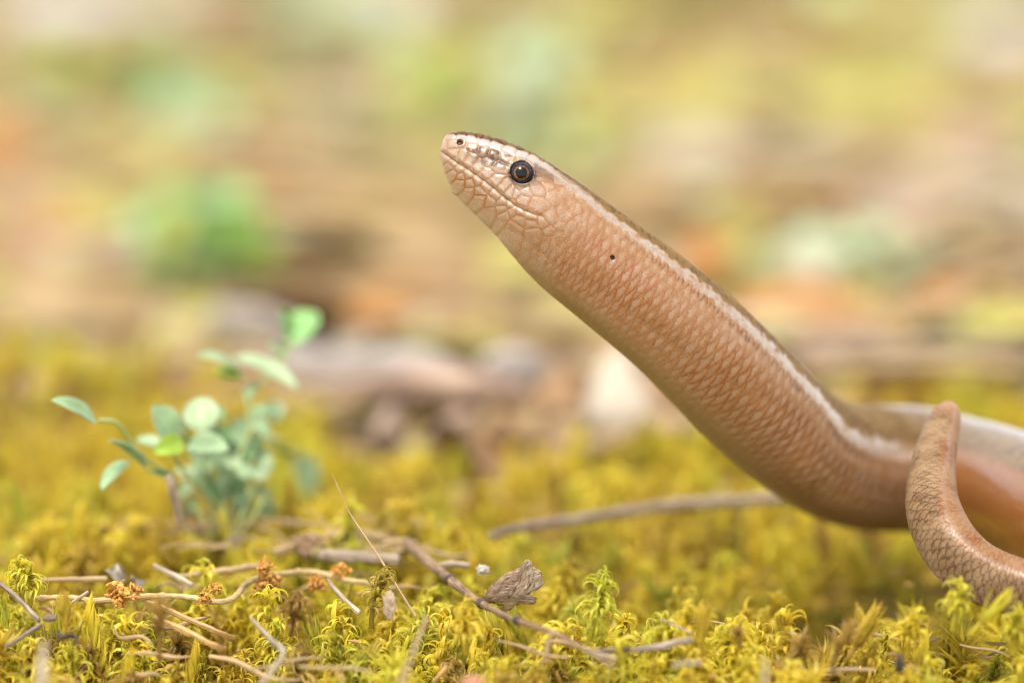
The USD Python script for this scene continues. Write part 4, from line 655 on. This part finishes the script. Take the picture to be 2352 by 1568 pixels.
def bind_proto(q, t, m_):
    pm = usdkit.mesh(stage, f'{lp}/piece_{q:03d}', t[:2], m_, smooth=True)
    for k, a in t[2].items(): UsdGeom.PrimvarsAPI(pm).CreatePrimvar(k, Sdf.ValueTypeNames.Color3fArray, 'vertex').Set(Vt.Vec3fArray.FromNumpy(np.asarray(a, np.float32)))
    protos.append(Sdf.Path(f'{lp}/piece_{q:03d}'))
for q, m_ in enumerate(kinds):
    bind_proto(q, leaf_mesh((-.011, 0, .0015), (.011, 0, .002), (0, .1, 1), .012, fold=.3, cup=.12, wav=.12, seed=70 + q, n=10, m=7, thick=.0002), m_)
for q, m_ in enumerate([TAN, CREAM, OLIVE, BROWN]): bind_proto(8 + q, tube(np.array([(-.03, 0, .002), (0, .002, .0035), (.03, -.001, .002)]), [.0009, .0012, .0008], 10, 6), m_)
for q, m_ in enumerate([GREEN, MINT, YELLOWG]): bind_proto(12 + q, leaf_mesh((-.007, 0, .001), (.008, 0, .005), (0, .1, 1), .009, fold=.3, cup=.1, seed=90 + q, n=8, m=5), m_)
li.CreatePrototypesRel().SetTargets(protos)
R2 = np.random.default_rng(21); L_ = []
for y0, y1, sp in ((.43, .60, .0065), (.60, .90, .009), (.90, 1.8, .015)):
    for y in np.arange(y0, y1, sp):
        xs = np.arange(-TX * y * 1.35 - .01, TX * y * 1.35 + .01, sp); L_.append(np.stack([xs + R2.uniform(-.5, .5, len(xs)) * sp, y + R2.uniform(-.5, .5, len(xs)) * sp], -1))
L_ = np.vstack(L_); L_ = L_[moss_edge(L_[:, 0], L_[:, 1]) + .008 * R2.normal(0, 1, len(L_)) < -.004]
tone = fbm(np.stack([L_[:, 0] / 1.0, L_[:, 1] / 2.2, 0 * L_[:, 0]], -1), .05, 3, 61); tone2 = fbm(np.stack([L_[:, 0], L_[:, 1] / 2.2, 0 * L_[:, 0]], -1), .06, 3, 62)
far_ = smooth(.55, .9, L_[:, 1]); pick = R2.random(len(L_))
W_ = np.stack([.36 + 0 * tone, .10 + .9 * np.maximum(tone, 0) * (1 - .6 * far_), .26 * (1 - far_) + .6 * np.maximum(-tone2, 0), .12 + .35 * np.maximum(-tone, 0), .16 + 1.2 * np.maximum(tone2, 0) + .22 * far_, .06 + .06 * far_, .12 + 0 * tone, .06 + .25 * far_,
               .10 + 0 * tone, .06 + 0 * tone, .06 + 0 * tone, .03 + 0 * tone, (.03 + .25 * np.maximum(tone2, 0)) * far_, .02 + .10 * far_, (.04 + .35 * np.maximum(tone2, 0)) * (.3 + .7 * far_)], -1)
cw_ = np.cumsum(W_ / W_.sum(1, keepdims=True), 1); lid_ = (pick[:, None] > cw_).sum(1).clip(0, len(protos) - 1)
tl_ = R2.normal(0, .28, (len(L_), 2)); tl_[(lid_ >= 8) & (lid_ < 12)] *= .25
ok_ = ~((lid_ >= 8) & (lid_ < 12) & (moss_edge(L_[:, 0], L_[:, 1]) > -.035)); L_, lid_, tl_, far_ = L_[ok_], lid_[ok_], tl_[ok_], far_[ok_]; lz = soil(L_[:, 0], L_[:, 1])
fill_instancer(li, np.column_stack([L_, lz]), lid_, quat(np.where(lid_ >= 8, R2.normal(0, .5, len(L_)), R2.uniform(0, 6.283, len(L_))), tl_[:, 0], tl_[:, 1]), R2.uniform(.6, 1.4, len(L_)) * (1 + .4 * far_))
print('litter', len(L_))
# the broken weathered wood lying on the moss edge
def log_piece(name, label, cat, pts, d, r, mat_, seed, flat=1.0, parent='/World', lift=0):
    P = np.array([at(p[0], p[1], q) for p, q in zip(pts, np.broadcast_to(d, (len(pts),)))]); rr = np.array([mm(q, depth_of(p)) for q, p in zip(np.interp(np.linspace(0, 1, len(P)), np.linspace(0, 1, len(np.atleast_1d(r))), np.atleast_1d(r)), P)])
    return put_tube(name, tube(P, rr, 60, 28, .35 * rr.mean(), .006, seed, 6, .08, flat=flat), mat_, label=label, cat=cat, parent=parent)
log_piece('wood_chip', 'pale weathered wood piece lying behind the green plant at the moss edge', 'wood', [(640, 825), (720, 840), (850, 848), (985, 845), (1060, 860)], [.460, .458, .456, .454, .452], [30, 42, 46, 40, 18], WOODP, 31)
log_piece('wood_chip', 'rounded pale end of weathered wood, right of the long pale piece', 'wood', [(1110, 840), (1175, 842), (1235, 855), (1262, 865)], .462, [22, 40, 40, 14], WOODP, 32)
log_piece('wood_chip', 'dark brown rotten wood beneath the pale wood pieces', 'wood', [(700, 885), (880, 888), (1010, 880), (1110, 888), (1210, 895)], [.452, .450, .448, .448, .450], [14, 26, 36, 38, 18], WOODB, 33)
log_piece('wood_chip', 'brown grey wood splinter sticking in the moss below the dark rotten wood', 'wood', [(985, 1000), (1040, 975), (1100, 945)], [.440, .444, .450], [20, 26, 14], WOODB, 34)
log_piece('wood_chip', 'small grey wood splinter in the moss under the long pale wood piece', 'wood', [(860, 1000), (885, 965), (900, 930)], [.440, .443, .446], [14, 22, 12], WOODB, 35)
log_piece('wood_chip', 'lavender grey blurred wood piece behind the top leaves of the green plant', 'wood', [(500, 730), (580, 742), (700, 765)], [.505, .500, .495], [30, 36, 24], WOODP, 36)
# the pale pointed stone
m = trimesh.creation.icosphere(4, 1.0); v = np.array(m.vertices); up_k = (v[:, 2] + 1) / 2; v[:, :2] *= (1.12 - .78 * up_k ** 1.2)[:, None] / np.maximum(.35, np.sqrt(np.clip(1 - v[:, 2:] ** 2, 0, 1))) ** .25; v *= (1 + .2 * fbm(v, .7, 3, 41))[:, None]
kx = mm(1, .447); obj('stone', (v * np.array([86, 55, 104]) * kx + at(1418, 905, .442), m.faces), PALESTONE, label='pale pointed stone standing at the moss edge left of the lizard neck', cat='stone')
# green plants far behind, each with its own leaves
def herb(label, cx, cy, w, h, by, mats, n, seed, name='low_plant', leafk=.62):
    w, h = w * 1.35, h * 1.35; r = np.random.default_rng(seed); foot = on(cx, by, 0); d = depth_of(foot); foot[2] = soil(foot[0], foot[1]); kk = mm(1, d)
    t = thing(name, label, 'plant', foot, None); put_tube('stem', tube(np.array([foot, foot + [0, 0, (by - cy) * kk * .5], at(cx, cy, d)]), [.0009 * d / .5, .0005], 10, 7), STEM_G, parent=t)
    for q in range(n):
        c = at(cx + r.uniform(-.33, .33) * w, cy + r.uniform(-.33, .33) * h, d + r.uniform(-.012, .012)); L = leafk * math.sqrt(w * h) * kk * r.uniform(.7, 1.1); dr = unit([r.normal(0, 1), r.normal(0, .4), r.normal(0, .45)])
        lm = leaf_mesh(c - dr * L / 2, c + dr * L / 2, unit([r.normal(0, .4), -.75, .7 + r.normal(0, .3)]), L * r.uniform(.55, .75), fold=.25, cup=.1, seed=seed + q, n=9, m=7); obj('leaf', lm[:2], mats[q % len(mats)], parent=t, attrs=lm[2])
herb('vivid green blurred plant in the litter left of centre, above the seedling', 455, 545, 300, 240, 670, [GREEN, GREEN, LEAF_FRESH, YELLOWG, LEAF_DARK], 26, 201, leafk=.34)
herb('dark green blurred plant far behind at upper left', 345, 210, 120, 160, 300, [LEAF_DARK, GREEN, LEAF_FRESH], 9, 202)
herb('pale bluish green blurred plant right of the dark green one at upper left', 455, 285, 170, 120, 350, [MINT, LEAF_PALE, LEAF], 7, 203)
herb('tall mint green blurred plant far behind the lizard snout', 1215, 240, 170, 300, 390, [MINT, MINT, MINT, YELLOWG], 12, 204, leafk=.5)
herb('yellow green blurred plant left of the lizard snout', 990, 230, 150, 190, 330, [YELLOWG, YELLOWG, GREEN], 8, 205)
herb('bright yellow green blurred plant just above the lizard head', 1325, 365, 190, 110, 430, [YELLOWG, GREEN, MINT], 7, 206)
herb('whitish green blurred rosette behind the neck of the lizard', 1885, 600, 190, 130, 675, [MINT, CREAM, MINT, LEAF_PALE], 8, 207)
herb('soft green blurred plant right of the whitish rosette', 2050, 575, 200, 110, 640, [LEAF_PALE, LEAF, LEAF_FRESH], 7, 208)
herb('pale green blurred plant left of the whitish rosette', 1775, 585, 110, 90, 650, [LEAF, LEAF_PALE], 5, 209)
herb('pale yellow green blurred plant at the top right', 2050, 30, 260, 160, 120, [YELLOWG, MINT, OLIVE], 8, 210)
herb('pale mint blurred plant at the top, left of centre', 780, 55, 260, 130, 130, [MINT, YELLOWG, LEAF_PALE], 8, 211)
herb('yellowish green blurred plant near the left edge', 130, 190, 130, 200, 290, [YELLOWG, OLIVE, GREEN], 7, 212)
# single leaves and straws that show as patches of colour
def litter_leaf(label, cx, cy, w, h, by, mat_, seed, name='dry_leaf', cat='dry leaf', slope=0.0):
    foot = on(cx, by, 0); d = depth_of(foot); kk = mm(1, d); c = at(cx, cy, d); ex_ = unit(RIGHT + UP * slope + FWD * .15)
    lm = leaf_mesh(c - ex_ * w * kk / 2, c + ex_ * w * kk / 2, unit([0, -.8, .62]), h * kk * 1.05, fold=.2, cup=.08, wav=.06, seed=seed, n=14, m=9, blunt=.3, thick=.0003)
    obj(name, lm[:2], mat_, attrs=lm[2], label=label, cat=cat)
for q, (lab, cx, cy, w, h, by, m_, sl) in enumerate([
    ('cream blurred dry leaf behind the neck of the lizard, above the rosette', 1600, 355, 360, 130, 420, CREAM, .03), ('vivid orange blurred leaf right of the lizard neck', 1870, 705, 380, 110, 765, ORANGE, -.05),
    ('small orange blurred leaf close above the lizard neck', 1625, 590, 150, 110, 650, ORANGE, .1), ('orange brown blurred leaf at the right, above the pale straws', 2150, 690, 260, 90, 745, ORANGE, .3),
    ('brown pink blurred leaf at the right edge below the top corner', 2240, 330, 230, 150, 420, PINKISH, .4), ('orange blurred leaf at the left edge', 20, 335, 200, 120, 405, ORANGE, 0), ('tan orange blurred leaf at the upper left corner below the grey stone', 80, 110, 260, 90, 180, BROWN, -.3),
    ('large tan orange blurred leaf at the left, above the mossy bank', 180, 690, 360, 150, 770, TAN, -.1), ('reddish brown blurred leaf between the seedling and the lizard throat', 700, 700, 240, 80, 760, BROWN, .1), ('orange blurred leaf behind the pale wood', 860, 715, 200, 70, 765, ORANGE, 0),
    ('rusty brown blurred leaf around the pale pointed stone', 1330, 905, 190, 110, 965, BROWN, -.2), ('rusty orange blurred leaf right of the pale pointed stone', 1530, 870, 160, 110, 950, BROWN, .4), ('lavender pink blurred leaf at the left edge under the orange one', 100, 425, 240, 100, 480, PINKISH, 0),
    ('brown blurred leaf left of the green plant at upper left', 220, 290, 160, 120, 350, BROWN, .5), ('golden blurred leaf at the upper right', 1990, 230, 360, 170, 330, OLIVE, .15), ('olive golden blurred leaf near the top right of the head', 1620, 210, 330, 120, 300, OLIVE, .3),
    ('pinkish grey blurred leaf between the golden leaf and the right edge', 2100, 470, 330, 110, 550, PINKISH, .25), ('brown blurred leaf under the cream one', 1500, 470, 220, 70, 530, BROWN, .1), ('cream tan blurred leaf at the left on the mossy bank', 95, 890, 200, 60, 930, TAN, -.1), ('tan blurred leaf below the lizard chin', 1000, 560, 300, 110, 640, TAN, -.15)]):
    litter_leaf(lab, cx, cy, w, h, by, m_, 300 + q, slope=sl)
def far_straw(label, pts, r, mat_, h=.004, depths=None): return stick('straw', 'straw', label, pts, [h * 1000] * len(pts), [r * .7, r, r, r * .6], mat_, n=24, sides=8, depths=depths)
far_straw('upper pale blurred straw at the right edge above the moss', [(1830, 805), (2000, 800), (2200, 795), (2420, 800)], 20, STRAW_GREY); far_straw('lower beige blurred straw at the right edge above the moss', [(1850, 850), (2050, 838), (2250, 840), (2420, 848)], 17, STRAW)
far_straw('long tan blurred straw slanting up to the right edge, steeper one', [(1840, 790), (2000, 720), (2200, 630), (2450, 520)], 17, STRAW, depths=[.500, .515, .535, .560]); far_straw('brown blurred straw slanting below the steeper tan one at right', [(1900, 775), (2100, 710), (2430, 610)], 14, STALK, depths=[.505, .520, .545])
far_straw('long tan blurred straw lying level at left, above the vivid green plant', [(180, 330), (450, 345), (760, 375), (1010, 400)], 24, STRAW, .006); far_straw('brown blurred stalk below the level tan straw at left', [(420, 455), (700, 470), (1020, 485)], 14, STALK, .006)
far_straw('tan blurred straw below the chin of the lizard', [(640, 600), (900, 540), (1120, 520)], 16, STALK, .006, depths=[.58, .60, .62]); far_straw('orange tan blurred stalk arching at the upper right', [(1480, 200), (1650, 110), (1850, 60), (2150, 35)], 26, STALK, .01, depths=[.78, .80, .82, .86])
far_straw('pale blurred straw slanting behind the neck of the lizard', [(1640, 475), (1900, 400), (2200, 290)], 18, STALK, .006, depths=[.62, .64, .67]); far_straw('yellow blurred straw crossing the golden leaf at upper right', [(1700, 330), (2000, 250), (2400, 130)], 16, STRAW, .008)
lump('stone', 'broad grey lavender stone far behind at the top left corner', 'stone', at(200, 35, 1.20), np.array([230, 120, 75]) * mm(1, 1.20), STONE, 51, .3); lump('stone', 'grey lavender stone far behind at the top, left of centre', 'stone', at(850, 5, 1.25), np.array([130, 90, 60]) * mm(1, 1.25), STONE, 52, .3)
lump('stone', 'bluish grey blurred stone at the left edge, half way up', 'stone', at(30, 480, .66), np.array([90, 60, 50]) * mm(1, .66), STONE, 53, .3); lump('stone', 'dull grey blurred stone at the right edge near the top', 'stone', at(2300, 130, 1.0), np.array([120, 80, 80]) * mm(1, 1.0), STONE, 54, .3)
